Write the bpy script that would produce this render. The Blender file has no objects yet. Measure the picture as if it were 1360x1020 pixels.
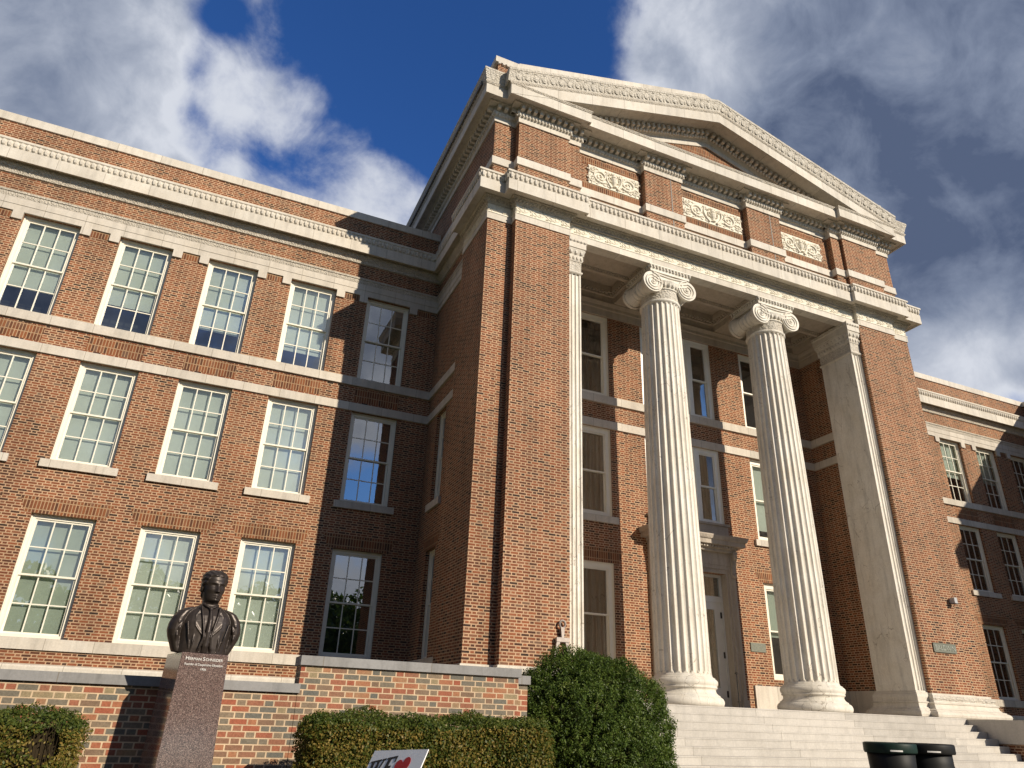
import bpy, bmesh, math, random
from mathutils import Vector, Matrix
import numpy as np
R = math.radians
scene = bpy.context.scene
col = scene.collection
# ------------------------------------------------------------------ camera
CAM = Vector((-14.138, -15.554, -0.423))
yaw, pitch, roll, FPX = R(22.916), R(25.121), R(2.103), 946.96
cy_, sy_, cp_, sp_ = math.cos(yaw), math.sin(yaw), math.cos(pitch), math.sin(pitch)
fwd = Vector((sy_*cp_, cy_*cp_, sp_)); rgt = Vector((cy_, -sy_, 0)); upv = rgt.cross(fwd)
r2 = math.cos(roll)*rgt + math.sin(roll)*upv
u2 = -math.sin(roll)*rgt + math.cos(roll)*upv
cam = bpy.data.cameras.new('camera'); camo = bpy.data.objects.new('camera', cam); col.objects.link(camo)
cam.sensor_fit = 'HORIZONTAL'; cam.sensor_width = 36; cam.lens = FPX/1360*36
cam.clip_start = .05; cam.clip_end = 3000
M4 = Matrix((r2, u2, -fwd)).transposed().to_4x4(); M4.translation = CAM
camo.matrix_world = M4
scene.camera = camo
def pdir(u, v):
    return (fwd + r2*((u-680)/FPX) + u2*((510-v)/FPX)).normalized()
# ------------------------------------------------------------------ light
SUN = Vector((-.539, 1, -.53)).normalized()
sl = bpy.data.lights.new('sun', 'SUN'); sl.energy = 5.0; sl.angle = R(.5); sl.color = (1, .885, .72)
so = bpy.data.objects.new('sun', sl); col.objects.link(so)
so.rotation_euler = SUN.to_track_quat('-Z', 'Y').to_euler()
scene.view_settings.view_transform = 'Standard'; scene.view_settings.look = 'None'
scene.view_settings.exposure = 0.12; scene.view_settings.gamma = 1

# ------------------------------------------------------------------ node helper
class NT:
    def __init__(s, tree): s.t = tree; s.n = tree.nodes; s.l = tree.links
    def node(s, kind, **kw):
        x = s.n.new(kind)
        for k, v in kw.items(): setattr(x, k, v)
        return x
    def set(s, sock, v):
        if isinstance(v, bpy.types.NodeSocket): s.l.new(v, sock)
        else: sock.default_value = v
    def m(s, op, a, b=None, c=None, clamp=False):
        x = s.node('ShaderNodeMath', operation=op, use_clamp=clamp)
        s.set(x.inputs[0], a)
        if b is not None: s.set(x.inputs[1], b)
        if c is not None: s.set(x.inputs[2], c)
        return x.outputs[0]
    def vm(s, op, a, b=None, out=0):
        x = s.node('ShaderNodeVectorMath', operation=op)
        s.set(x.inputs[0], a)
        if b is not None: s.set(x.inputs[1], b)
        return x.outputs[out]
    def mix(s, f, a, b, mode='MIX'):
        x = s.node('ShaderNodeMix', data_type='RGBA', blend_type=mode)
        s.set(x.inputs[0], f); s.set(x.inputs[6], a); s.set(x.inputs[7], b)
        return x.outputs[2]
    def comb(s, x, y, z):
        c = s.node('ShaderNodeCombineXYZ')
        for i, v in enumerate((x, y, z)): s.set(c.inputs[i], v)
        return c.outputs[0]
    def sep(s, v):
        c = s.node('ShaderNodeSeparateXYZ'); s.set(c.inputs[0], v); return c.outputs
    def noise(s, vec, scale, detail=4, rough=.55, dist=0):
        x = s.node('ShaderNodeTexNoise'); s.set(x.inputs['Vector'], vec)
        x.inputs['Scale'].default_value = scale; x.inputs['Detail'].default_value = detail
        x.inputs['Roughness'].default_value = rough; x.inputs['Distortion'].default_value = dist
        return x.outputs[0]
    def ramp(s, f, stops, interp='LINEAR'):
        x = s.node('ShaderNodeValToRGB'); x.color_ramp.interpolation = interp
        el = x.color_ramp.elements
        while len(el) < len(stops): el.new(.5)
        for e, (p, c) in zip(el, stops):
            e.position = p; e.color = (c, c, c, 1) if isinstance(c, (int, float)) else (*c, 1)
        s.set(x.inputs[0], f); return x.outputs[0]
    def maprange(s, v, a, b, c, d, smooth=False):
        x = s.node('ShaderNodeMapRange')
        if smooth: x.interpolation_type = 'SMOOTHSTEP'
        s.set(x.inputs[0], v)
        for i, k in enumerate((a, b, c, d)): x.inputs[i+1].default_value = k
        return x.outputs[0]

# ------------------------------------------------------------------ world
world = bpy.data.worlds.new('World'); scene.world = world; world.use_nodes = True
wt = NT(world.node_tree); wt.n.clear()
sky = wt.node('ShaderNodeTexSky'); sky.sky_type = 'NISHITA'; sky.sun_disc = False
sky.sun_elevation = R(25); sky.sun_rotation = R(151.7); sky.altitude = 200
sky.air_density = 1.0; sky.dust_density = .6; sky.ozone_density = 2.5
D = wt.node('ShaderNodeTexCoord').outputs['Generated']
dx, dy, dz = wt.sep(D)
zz = wt.m('ADD', wt.m('MAXIMUM', dz, 0.0), .22)
P = wt.comb(wt.m('DIVIDE', dx, zz), wt.m('DIVIDE', dy, zz), 0.0)
n1 = wt.noise(wt.vm('ADD', D, (3.3, 1.1, 0)), 4.6, 8, .58, .2)
n2 = wt.noise(wt.vm('ADD', D, (7.3, 2.1, 4.4)), 11, 7, .60, .3)
dens = wt.m('ADD', wt.m('MULTIPLY', n1, .74), wt.m('MULTIPLY', n2, .46))
def blobv(c, k, amp, acc):
    dd = wt.vm('DOT_PRODUCT', D, tuple(c), out=1)
    e = wt.m('POWER', 2.71828, wt.m('MULTIPLY', wt.m('SUBTRACT', dd, 1.0), k))
    return wt.m('ADD', acc, wt.m('MULTIPLY', e, amp))
def blob(u, v, k, amp, acc): return blobv(pdir(u, v), k, amp, acc)
def refl(u, v): d = pdir(u, v); return Vector((d.x, -d.y, d.z))
cover = -.03
for (u, v, k, a) in [(60, 60, 90, .30), (150, 150, 200, .16), (330, 110, 900, .15), (395, 140, 900, .12), (500, 235, 350, .22), (290, 240, 900, .12), (590, 250, 500, .12),
                     (1220, 130, 26, .34), (1290, 340, 40, .30), (1010, 60, 160, .16), (900, 60, 400, .16), (840, 90, 700, .08), (1290, 470, 200, .22),
                     (640, 60, 60, -.30), (740, 20, 80, -.20), (288, 20, 2500, -.20), (262, 95, 3500, -.22), (252, 150, 3500, -.24), (275, 190, 2500, -.12), (345, 225, 2500, -.09), (450, 40, 160, -.18), (440, 185, 1200, -.14), (545, 200, 900, -.16), (1345, 532, 1800, -.25),
                     (560, 150, 260, -.16), (970, 62, 3000, -.15), (1000, 8, 1500, -.08)]:
    cover = blob(u, v, k, a, cover)
for (u, v, k, a) in [(485, 655, 1000, -.30), (500, 585, 600, .16), (510, 450, 200, .15), (440, 760, 500, .02), (300, 400, 60, .05), (150, 780, 60, .16), (250, 600, 200, .10), (475, 790, 500, .26), (940, 640, 300, .2)]:
    cover = blobv(refl(u, v), k, a, cover)
for (c, k, a) in [((-1, .1, .3), 2.2, .30), ((0, -.1, 1), 5, .22), ((-.7, -.7, .5), 4, .2)]: cover = blobv(Vector(c).normalized(), k, a, cover)  # extra cloud cover added out of view, left and overhead, to dim ambient light
dens = wt.m('ADD', dens, cover)
mask = wt.maprange(dens, .50, .80, 0, 1, True)
thick = wt.maprange(dens, .66, 1.0, 0, 1, True)
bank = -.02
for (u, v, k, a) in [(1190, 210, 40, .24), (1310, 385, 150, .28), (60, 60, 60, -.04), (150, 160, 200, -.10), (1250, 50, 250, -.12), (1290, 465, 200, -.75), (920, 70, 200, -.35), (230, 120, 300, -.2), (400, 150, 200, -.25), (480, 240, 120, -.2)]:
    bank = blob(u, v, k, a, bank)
for (c, k, a) in [((-1, .1, .3), 2.5, .55), ((0, -.25, 1), 8, .5), ((-.8, -.6, .4), 5, .5), ((.9, .1, .5), 5, .4), ((0, -.6, .8), 6, .6), ((.7, -.5, .5), 5, .5), ((-.6, -.7, .45), 7, .4), ((-.9, .3, .25), 8, .4)]: bank = blobv(Vector(c).normalized(), k, a, bank)  # invented dark clouds outside the frame, added to deepen the building's shade
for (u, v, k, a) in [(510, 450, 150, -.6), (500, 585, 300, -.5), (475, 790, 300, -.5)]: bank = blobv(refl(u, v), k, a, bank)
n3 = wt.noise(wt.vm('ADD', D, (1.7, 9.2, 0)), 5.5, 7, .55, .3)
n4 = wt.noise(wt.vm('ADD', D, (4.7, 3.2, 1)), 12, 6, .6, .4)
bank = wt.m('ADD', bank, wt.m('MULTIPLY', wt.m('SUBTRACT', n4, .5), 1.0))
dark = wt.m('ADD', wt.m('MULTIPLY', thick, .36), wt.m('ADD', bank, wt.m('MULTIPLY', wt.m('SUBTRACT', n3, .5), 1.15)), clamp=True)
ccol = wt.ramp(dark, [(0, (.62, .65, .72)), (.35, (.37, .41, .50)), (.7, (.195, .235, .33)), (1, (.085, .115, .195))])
SKYS = .085
skyc = wt.mix(1.0, sky.outputs[0], (SKYS*.42, SKYS*.84, SKYS*1.50, 1), 'MULTIPLY')
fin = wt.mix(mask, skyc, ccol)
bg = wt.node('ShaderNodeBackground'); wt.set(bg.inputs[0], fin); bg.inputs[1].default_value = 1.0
wo = wt.node('ShaderNodeOutputWorld'); wt.l.new(bg.outputs[0], wo.inputs[0])

# ------------------------------------------------------------------ materials
MATS = {}
def newmat(name):
    m = bpy.data.materials.new(name); m.use_nodes = True
    t = NT(m.node_tree); bs = t.n['Principled BSDF']; MATS[name] = m
    return m, t, bs
def wallcoords(t):
    g = t.node('ShaderNodeNewGeometry'); p = t.sep(g.outputs['Position']); n = t.sep(g.outputs['True Normal'])
    isx = t.m('GREATER_THAN', t.m('ABSOLUTE', n[0]), .7)
    u = t.m('ADD', t.m('MULTIPLY', p[0], t.m('SUBTRACT', 1.0, isx)), t.m('MULTIPLY', t.m('ADD', p[1], 40.1), isx))
    isz = t.m('GREATER_THAN', t.m('ABSOLUTE', n[2]), .7)
    v = t.m('ADD', t.m('MULTIPLY', p[2], t.m('SUBTRACT', 1.0, isz)), t.m('MULTIPLY', p[1], isz))
    return g.outputs['Position'], u, v
def bump(t, bs, h, strength, dist):
    b = t.node('ShaderNodeBump'); t.set(b.inputs['Height'], h)
    b.inputs['Strength'].default_value = strength; b.inputs['Distance'].default_value = dist
    t.l.new(b.outputs[0], bs.inputs['Normal'])
def brick_mat(name, stops, mortar, course=.07, mod=.33, jv=.30, jh=.07, mode='flemish', seed=0.0, dirt=.25):
    m, t, bs = newmat(name)
    pos, u, v = wallcoords(t)
    u = t.m('ADD', u, 100.013+seed); v = t.m('ADD', v, 10.0)
    if mode == 'flemish':
        vr = t.m('DIVIDE', v, course); row = t.m('FLOOR', vr); fv = t.m('FRACT', vr)
        tt = t.m('ADD', t.m('DIVIDE', u, mod), t.m('MULTIPLY', t.m('MODULO', row, 2.0), .5))
        cell = t.m('FLOOR', tt); f = t.m('FRACT', tt)
        ish = t.m('GREATER_THAN', f, .655)
        d1 = t.m('MINIMUM', f, t.m('SUBTRACT', .655, f))
        d2 = t.m('MINIMUM', t.m('SUBTRACT', f, .655), t.m('SUBTRACT', 1.0, f))
        du = t.m('ABSOLUTE', t.m('MAXIMUM', d1, d2))
        du = t.m('MAXIMUM', d1, d2)
        mu = t.m('GREATER_THAN', du, jh/2)
        idv = t.comb(t.m('ADD', t.m('MULTIPLY', cell, 2.0), ish), row, seed)
    else:   # soldier: upright bricks
        vr = t.m('DIVIDE', v, .225); row = t.m('FLOOR', vr); fv = t.m('FRACT', vr)
        tt = t.m('DIVIDE', u, .078); cell = t.m('FLOOR', tt); f = t.m('FRACT', tt)
        du = t.m('MINIMUM', f, t.m('SUBTRACT', 1.0, f)); mu = t.m('GREATER_THAN', du, .15)
        idv = t.comb(cell, row, seed); jv = .11; ish = 0.0
    dv = t.m('MINIMUM', fv, t.m('SUBTRACT', 1.0, fv)); mv = t.m('GREATER_THAN', dv, jv/2)
    mask = t.m('MULTIPLY', mu, mv)
    wn = t.node('ShaderNodeTexWhiteNoise', noise_dimensions='3D'); t.set(wn.inputs[0], idv)
    rnd = t.m('ADD', wn.outputs[0], t.m('MULTIPLY', ish, .06))
    big = t.noise(pos, .8, 3)
    rnd = t.m('ADD', rnd, t.m('MULTIPLY', t.m('SUBTRACT', big, .5), .5), clamp=True)
    c = t.ramp(rnd, stops)
    fine = t.noise(pos, 55, 3)
    c = t.mix(1.0, c, t.ramp(fine, [(.25, .75), (.75, 1.25)]), 'MULTIPLY')
    mc = t.mix(1.0, (*mortar, 1), t.ramp(t.noise(pos, 9, 4), [(.3, .80), (.7, 1.12)]), 'MULTIPLY')
    c = t.mix(mask, mc, c)
    px = t.sep(pos)
    streak = t.noise(t.comb(t.m('MULTIPLY', px[0], 1.6), t.m('MULTIPLY', px[1], 1.6), t.m('MULTIPLY', px[2], .25)), 1.0, 5, .6)
    c = t.mix(1.0, c, t.ramp(streak, [(.3, 1-dirt), (.62, 1.04)]), 'MULTIPLY')
    c = t.mix(1.0, c, t.ramp(t.noise(pos, .33, 5, .62, .6), [(.32, .87), (.5, 1.0), (.70, 1.08)]), 'MULTIPLY')
    bloom = t.m('MULTIPLY', t.ramp(t.noise(pos, .75, 6, .7, .4), [(.60, 0.0), (.78, 1.0)]), .22)
    c = t.mix(bloom, c, (.36, .27, .20, 1))
    t.set(bs.inputs['Base Color'], c); bs.inputs['Roughness'].default_value = .85
    bs.inputs['Specular IOR Level'].default_value = .25
    h = t.m('ADD', t.m('MULTIPLY', mask, .8), t.m('MULTIPLY', fine, .25))
    bump(t, bs, h, .6, .012)
    return m
BR = [(0, (.036, .022, .017)), (.12, (.068, .031, .020)), (.3, (.142, .049, .024)), (.6, (.214, .070, .031)), (.85, (.268, .090, .039)), (1, (.168, .095, .060))]
brick = brick_mat('brick', BR, (.49, .322, .196), jv=.35, jh=.08)
soldier = brick_mat('soldier_brick', [(0, (.085, .038, .022)), (.3, (.135, .048, .022)), (.6, (.200, .069, .028)), (.85, (.245, .086, .034)), (1, (.150, .080, .052))], (.40, .255, .145), mode='soldier', seed=3.0)
LW = [(0, (.13, .13, .115)), (.22, (.165, .145, .11)), (.40, (.23, .175, .12)), (.48, (.20, .13, .085)), (.62, (.28, .125, .075)), (.82, (.32, .098, .055)), (.93, (.35, .16, .085)), (1, (.28, .22, .13))]
wallbrick = brick_mat('wall_brick', LW, (.58, .435, .285), course=.0745, mod=.345, jv=.20, jh=.055, seed=11.0, dirt=.18)
def stone_mat(name, base, joint=1.25, carve=0, crack=0, rough=.75, stain=.22, hue=(.52, .45, .35), joff=0.0):
    m, t, bs = newmat(name)
    pos, u, v = wallcoords(t)
    big = t.noise(pos, 1.3, 6, .6); fine = t.noise(pos, 26, 5, .65)
    px = t.sep(pos)
    st = t.noise(t.comb(t.m('MULTIPLY', px[0], 5.0), t.m('MULTIPLY', px[1], 5.0), t.m('MULTIPLY', px[2], .7)), 1.0, 6, .65)
    c = t.mix(t.ramp(big, [(.35, 0.0), (.75, .55)]), (*base, 1), (*hue, 1))
    c = t.mix(1.0, c, t.ramp(fine, [(.25, .86), (.7, 1.06)]), 'MULTIPLY')
    c = t.mix(1.0, c, t.ramp(st, [(.28, 1-stain), (.5, .97), (.7, 1.04)]), 'MULTIPLY')
    h = t.m('MULTIPLY', fine, .25)
    if crack:
        wp = t.vm('ADD', pos, t.vm('MULTIPLY', t.comb(t.noise(pos, 3.0, 4), t.noise(t.vm('ADD', pos, (5., 3., 1.)), 3.0, 4), 0.0), (.35, .35, 0)))
        q = t.sep(wp)
        ck = t.node('ShaderNodeTexVoronoi', feature='DISTANCE_TO_EDGE'); t.set(ck.inputs['Vector'], t.comb(t.m('MULTIPLY', q[0], 1.7), t.m('MULTIPLY', q[1], 1.7), t.m('MULTIPLY', q[2], .42))); ck.inputs['Scale'].default_value = 1.6
        line = t.m('MULTIPLY', t.m('LESS_THAN', ck.outputs[0], .010), t.ramp(t.noise(pos, 1.1, 4), [(.47, 0.0), (.56, 1.0)]))
        c = t.mix(t.m('MULTIPLY', line, .55), c, (.20, .15, .10, 1))
        gr = t.ramp(t.noise(pos, 2.3, 7, .7, .5), [(.54, 0.0), (.72, .34)])
        c = t.mix(gr, c, (.47, .41, .32, 1))
    if joint:
        b = t.m('DIVIDE', t.m('ADD', u, 50.3+joff), joint)
        f = t.m('FRACT', b)
        j = t.m('LESS_THAN', t.m('MINIMUM', f, t.m('SUBTRACT', 1.0, f)), .006/joint)
        wn = t.node('ShaderNodeTexWhiteNoise', noise_dimensions='1D'); t.set(wn.inputs['W'], t.m('FLOOR', b))
        c = t.mix(1.0, c, t.ramp(wn.outputs[0], [(0, .88), (1, 1.06)]), 'MULTIPLY')
        c = t.mix(t.m('MULTIPLY', j, .65), c, (.16, .13, .09, 1))
    if carve:
        vo = t.node('ShaderNodeTexVoronoi', feature='SMOOTH_F1'); t.set(vo.inputs['Vector'], pos)
        vo.inputs['Scale'].default_value = carve; vo.inputs['Smoothness'].default_value = .35
        wv = t.node('ShaderNodeTexWave', wave_type='RINGS'); t.set(wv.inputs['Vector'], pos)
        wv.inputs['Scale'].default_value = carve*.35; wv.inputs['Distortion'].default_value = 9; wv.inputs['Detail'].default_value = 2
        hh = t.m('ADD', t.m('MULTIPLY', vo.outputs[0], -1.6), t.m('MULTIPLY', wv.outputs[1], .5))
        h = t.m('ADD', h, hh)
        c = t.mix(1.0, c, t.ramp(vo.outputs[0], [(.25, 1.0), (.62, .80)]), 'MULTIPLY')
        bump(t, bs, h, .9, .016)
    else:
        bump(t, bs, h, .35, .006)
    t.set(bs.inputs['Base Color'], c); bs.inputs['Roughness'].default_value = rough
    bs.inputs['Specular IOR Level'].default_value = .3
    return m
lime = stone_mat('limestone', (.70, .65, .565))
limec = stone_mat('carved_limestone', (.68, .63, .54), joint=0, carve=15)
limef = stone_mat('finely_carved_limestone', (.67, .605, .505), joint=0, carve=26)
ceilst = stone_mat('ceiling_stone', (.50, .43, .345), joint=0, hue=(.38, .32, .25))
limeplain = stone_mat('plain_limestone', (.67, .62, .535), joint=0)
bandst = stone_mat('band_stone', (.63, .575, .495), joint=1.05, stain=.22, joff=.4)
relst = stone_mat('relief_stone', (.80, .75, .63), joint=0, stain=.12, hue=(.70, .63, .50))
marble = stone_mat('marble', (.78, .74, .655), joint=0, crack=1, rough=.6, stain=.26, hue=(.60, .52, .39))
coping = stone_mat('grey_coping_stone', (.30, .295, .29), joint=1.55, hue=(.23, .22, .205), stain=.3, joff=.75)
stepst = stone_mat('step_granite', (.56, .525, .47), joint=2.9, hue=(.43, .395, .345), stain=.14)
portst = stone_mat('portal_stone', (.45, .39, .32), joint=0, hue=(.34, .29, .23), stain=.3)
def simple(name, c, rough=.5, metal=0.0, var=.12, nscale=14, spec=.5):
    m, t, bs = newmat(name)
    tc = t.node('ShaderNodeNewGeometry').outputs['Position']
    n = t.noise(tc, nscale, 5, .6)
    t.set(bs.inputs['Base Color'], t.mix(1.0, (*c, 1), t.ramp(n, [(.25, 1-var), (.75, 1+var)]), 'MULTIPLY'))
    bs.inputs['Roughness'].default_value = rough; bs.inputs['Metallic'].default_value = metal
    bs.inputs['Specular IOR Level'].default_value = spec
    bump(t, bs, n, .12, .004)
    return m
paint = simple('cream_paint', (.80, .755, .63), .45, var=.05, nscale=5)
paintw = simple('white_paint', (.80, .80, .74), .4, var=.05, nscale=5)
doorpaint = simple('door_paint', (.62, .60, .55), .45, var=.06, nscale=4)
shade = simple('roller_shade', (.58, .61, .55), .9, var=.06, nscale=2)
shadeg = simple('grey_shade', (.46, .50, .43), .9, var=.08, nscale=2)
curtain = simple('dark_curtain', (.085, .085, .07), .95, var=.15, nscale=2)
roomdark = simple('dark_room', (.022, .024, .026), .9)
bronze = simple('dark_bronze', (.048, .037, .031), .40, metal=.45, var=.25, nscale=18)
plaqbr = simple('weathered_bronze', (.155, .16, .125), .6, metal=.3, var=.3, nscale=30)
plaqlt = simple('plaque_letters', (.34, .35, .29), .5, metal=.3)
iron = simple('weathered_steel', (.30, .26, .23), .5, metal=.5, var=.25)
darkmet = simple('dark_metal', (.05, .045, .04), .4, metal=.6)
binblk = simple('black_plastic', (.010, .010, .009), .55, var=.2, spec=.25)
bingrn = simple('green_plastic', (.007, .024, .017), .5, var=.2, spec=.3)
lampgrey = simple('grey_enamel', (.42, .42, .42), .5)
lettersw = simple('white_letters', (.74, .72, .68), .7)
signw = simple('white_board', (.90, .90, .90), .5, var=.03)
signblk = simple('black_print', (.012, .012, .012), .6)
signred = simple('red_print', (.50, .012, .012), .6)
roofm = simple('roof_tin', (.18, .17, .16), .7)
bark = simple('bark', (.12, .08, .05), .9)
# granite
granite, t, bs = newmat('polished_granite')
gp = t.node('ShaderNodeNewGeometry').outputs['Position']
vo = t.node('ShaderNodeTexVoronoi'); t.set(vo.inputs['Vector'], gp); vo.inputs['Scale'].default_value = 165
gn = t.noise(gp, 70, 3, .7)
gc = t.ramp(t.sep(vo.outputs['Color'])[0], [(0, (.048, .036, .034)), (.3, (.090, .062, .055)), (.6, (.155, .105, .092)), (.85, (.20, .135, .118)), (1, (.30, .235, .20))], 'LINEAR')
gc = t.mix(1.0, gc, t.ramp(gn, [(.3, .7), (.7, 1.25)]), 'MULTIPLY')
t.set(bs.inputs['Base Color'], gc); bs.inputs['Roughness'].default_value = .10; bs.inputs['IOR'].default_value = 1.6
# glass
glass, t, bs = newmat('window_glass'); t.n.remove(bs)
tr = t.node('ShaderNodeBsdfTransparent'); tr.inputs[0].default_value = (.82, .87, .85, 1)
gl = t.node('ShaderNodeBsdfGlossy'); gl.inputs['Roughness'].default_value = .0; gl.inputs['Color'].default_value = (.95, .97, 1, 1)
fr = t.node('ShaderNodeFresnel'); fr.inputs[0].default_value = 1.5
gpos = t.node('ShaderNodeNewGeometry').outputs['Position']
bn = t.node('ShaderNodeBump'); bn.inputs['Strength'].default_value = .07; bn.inputs['Distance'].default_value = .01
t.set(bn.inputs['Height'], t.noise(gpos, 2.2, 2, .4)); t.l.new(bn.outputs[0], gl.inputs['Normal'])
fac = t.m('ADD', t.m('MULTIPLY', fr.outputs[0], .75), .24)
mx = t.node('ShaderNodeMixShader'); t.set(mx.inputs[0], fac); t.l.new(tr.outputs[0], mx.inputs[1]); t.l.new(gl.outputs[0], mx.inputs[2])
t.l.new(mx.outputs[0], t.n['Material Output'].inputs[0])
def leaf_mat(name, stops, trans=.35):
    m, t, bs = newmat(name); t.n.remove(bs)
    g = t.node('ShaderNodeNewGeometry')
    rnd = g.outputs['Random Per Island']
    n = t.noise(g.outputs['Position'], 3.1, 4)
    c = t.ramp(t.m('ADD', t.m('MULTIPLY', rnd, .6), t.m('SUBTRACT', t.m('MULTIPLY', n, 1.1), .32), clamp=True), stops)
    d = t.node('ShaderNodeBsdfPrincipled'); t.set(d.inputs['Base Color'], c); d.inputs['Roughness'].default_value = .45
    d.inputs['Specular IOR Level'].default_value = .22
    tl = t.node('ShaderNodeBsdfTranslucent'); t.set(tl.inputs[0], t.mix(1.0, c, (1.2, 1.3, .6, 1), 'MULTIPLY'))
    x = t.node('ShaderNodeMixShader'); x.inputs[0].default_value = trans
    t.l.new(d.outputs[0], x.inputs[1]); t.l.new(tl.outputs[0], x.inputs[2]); t.l.new(x.outputs[0], t.n['Material Output'].inputs[0])
    return m
hedgeleaf = leaf_mat('hedge_leaf', [(.1, (.045, .075, .014)), (.35, (.10, .115, .022)), (.6, (.19, .15, .032)), (.8, (.28, .195, .045)), (1, (.40, .30, .10))])
hedgetop = leaf_mat('hedge_top_leaf', [(.1, (.04, .070, .013)), (.5, (.085, .115, .022)), (.85, (.15, .155, .032)), (1, (.26, .22, .06))])
yewleaf = leaf_mat('yew_leaf', [(.1, (.022, .040, .008)), (.45, (.068, .112, .019)), (.8, (.12, .165, .032)), (1, (.21, .24, .06))], .25)
twigm = simple('hedge_twigs', (.040, .030, .018), .95, spec=0)
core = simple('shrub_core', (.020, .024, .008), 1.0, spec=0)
# ground materials
def ground_mat(name, a, b, sc):
    m, t, bs = newmat(name)
    p = t.node('ShaderNodeNewGeometry').outputs['Position']
    n = t.noise(p, sc, 8, .65)
    t.set(bs.inputs['Base Color'], t.ramp(n, [(.3, a), (.7, b)])); bs.inputs['Roughness'].default_value = .95
    bump(t, bs, t.noise(p, sc*12, 4), .5, .03)
    return m
grass = ground_mat('lawn', (.035, .055, .015), (.09, .095, .035), .9)
paving = ground_mat('concrete', (.20, .185, .165), (.27, .25, .22), .7)
mulch = ground_mat('mulch', (.05, .032, .02), (.10, .065, .04), 4)

# ------------------------------------------------------------------ mesh helper
def tag(o, label=None, cat=None, group=None, kind=None):
    if label: o['label'] = label
    if cat: o['category'] = cat
    if group: o['group'] = group
    if kind: o['kind'] = kind
    return o
class MB:
    def __init__(s): s.v = []; s.f = []
    def add(s, vs, fs):
        b = len(s.v); s.v += [tuple(p) for p in vs]; s.f += [tuple(b+i for i in f) for f in fs]; return s
    def box(s, x0, x1, y0, y1, z0, z1):
        return s.add([(x0,y0,z0),(x1,y0,z0),(x1,y1,z0),(x0,y1,z0),(x0,y0,z1),(x1,y0,z1),(x1,y1,z1),(x0,y1,z1)],
                     [(0,3,2,1),(4,5,6,7),(0,1,5,4),(1,2,6,5),(2,3,7,6),(3,0,4,7)])
    def hexa(s, p):  # 8 points ordered as box
        return s.add(p, [(0,3,2,1),(4,5,6,7),(0,1,5,4),(1,2,6,5),(2,3,7,6),(3,0,4,7)])
    def prism(s, poly, y0, y1):   # polygon in xz, CCW seen from -y, extruded in y
        n = len(poly)
        vs = [(x, y0, z) for x, z in poly] + [(x, y1, z) for x, z in poly]
        fs = [tuple(range(n)), tuple(range(2*n-1, n-1, -1))] + [(i, i+n, (i+1) % n+n, (i+1) % n) for i in range(n)]
        return s.add(vs, fs)
    def ell(s, c, r, nu=8, nv=5, rot=None):
        vs = []; fs = []
        for j in range(nv+1):
            th = math.pi*j/nv
            for i in range(nu):
                ph = 2*math.pi*i/nu
                p = Vector((r[0]*math.sin(th)*math.cos(ph), r[1]*math.sin(th)*math.sin(ph), r[2]*math.cos(th)))
                if rot is not None: p = rot @ p
                vs.append((c[0]+p.x, c[1]+p.y, c[2]+p.z))
        for j in range(nv):
            for i in range(nu):
                a = j*nu+i; b = j*nu+(i+1) % nu
                fs.append((a, a+nu, b+nu, b))
        return s.add(vs, fs)
    def lathe(s, prof, c, n=48, axis='z', cap=True):   # prof: (r, h)
        vs = []; fs = []
        for (r, h) in prof:
            for i in range(n):
                a = 2*math.pi*i/n
                if axis == 'z': vs.append((c[0]+r*math.cos(a), c[1]+r*math.sin(a), c[2]+h))
                else: vs.append((c[0]+r*math.cos(a), c[1]+h, c[2]-r*math.sin(a)))
        for j in range(len(prof)-1):
            for i in range(n):
                k = (i+1) % n
                fs.append((j*n+i, j*n+k, (j+1)*n+k, (j+1)*n+i))
        if cap:
            fs.append(tuple(range(n-1, -1, -1))); fs.append(tuple((len(prof)-1)*n+i for i in range(n)))
        return s.add(vs, fs)
    def tube(s, pts, rad, n=6):
        pts = [Vector(p) for p in pts]; N = len(pts); rr = rad if isinstance(rad, (list, tuple)) else [rad]*N
        vs = []; fs = []
        for i, p in enumerate(pts):
            d = (pts[min(i+1, N-1)]-pts[max(i-1, 0)]).normalized()
            a = Vector((0, 1, 0)) if abs(d.y) < .9 else Vector((1, 0, 0))
            e1 = d.cross(a).normalized(); e2 = d.cross(e1)
            for k in range(n):
                an = 2*math.pi*k/n
                q = p+(e1*math.cos(an)+e2*math.sin(an))*rr[i]; vs.append(tuple(q))
        for i in range(N-1):
            for k in range(n):
                fs.append((i*n+k, i*n+(k+1) % n, (i+1)*n+(k+1) % n, (i+1)*n+k))
        fs.append(tuple(range(n-1, -1, -1))); fs.append(tuple((N-1)*n+k for k in range(n)))
        return s.add(vs, fs)
    def sweep(s, prof, path, caps=True):
        offs = normals(path)
        n = len(prof); vs = []; fs = []
        for (p, m) in zip(path, offs):
            for (o, z) in prof: vs.append((p[0]+m[0]*o, p[1]+m[1]*o, z))
        for i in range(len(path)-1):
            for j in range(n-1):
                fs.append((i*n+j, (i+1)*n+j, (i+1)*n+j+1, i*n+j+1))
        if caps:
            fs.append(tuple(range(n))); fs.append(tuple((len(path)-1)*n+j for j in range(n-1, -1, -1)))
        return s.add(vs, fs)
    def build(s, name, mat, parent=None, smooth=False):
        me = bpy.data.meshes.new(name); me.from_pydata(s.v, [], s.f); me.update()
        if smooth: me.shade_smooth()
        me.materials.append(mat)
        o = bpy.data.objects.new(name, me); col.objects.link(o)
        if parent: o.parent = parent
        return o
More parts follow.
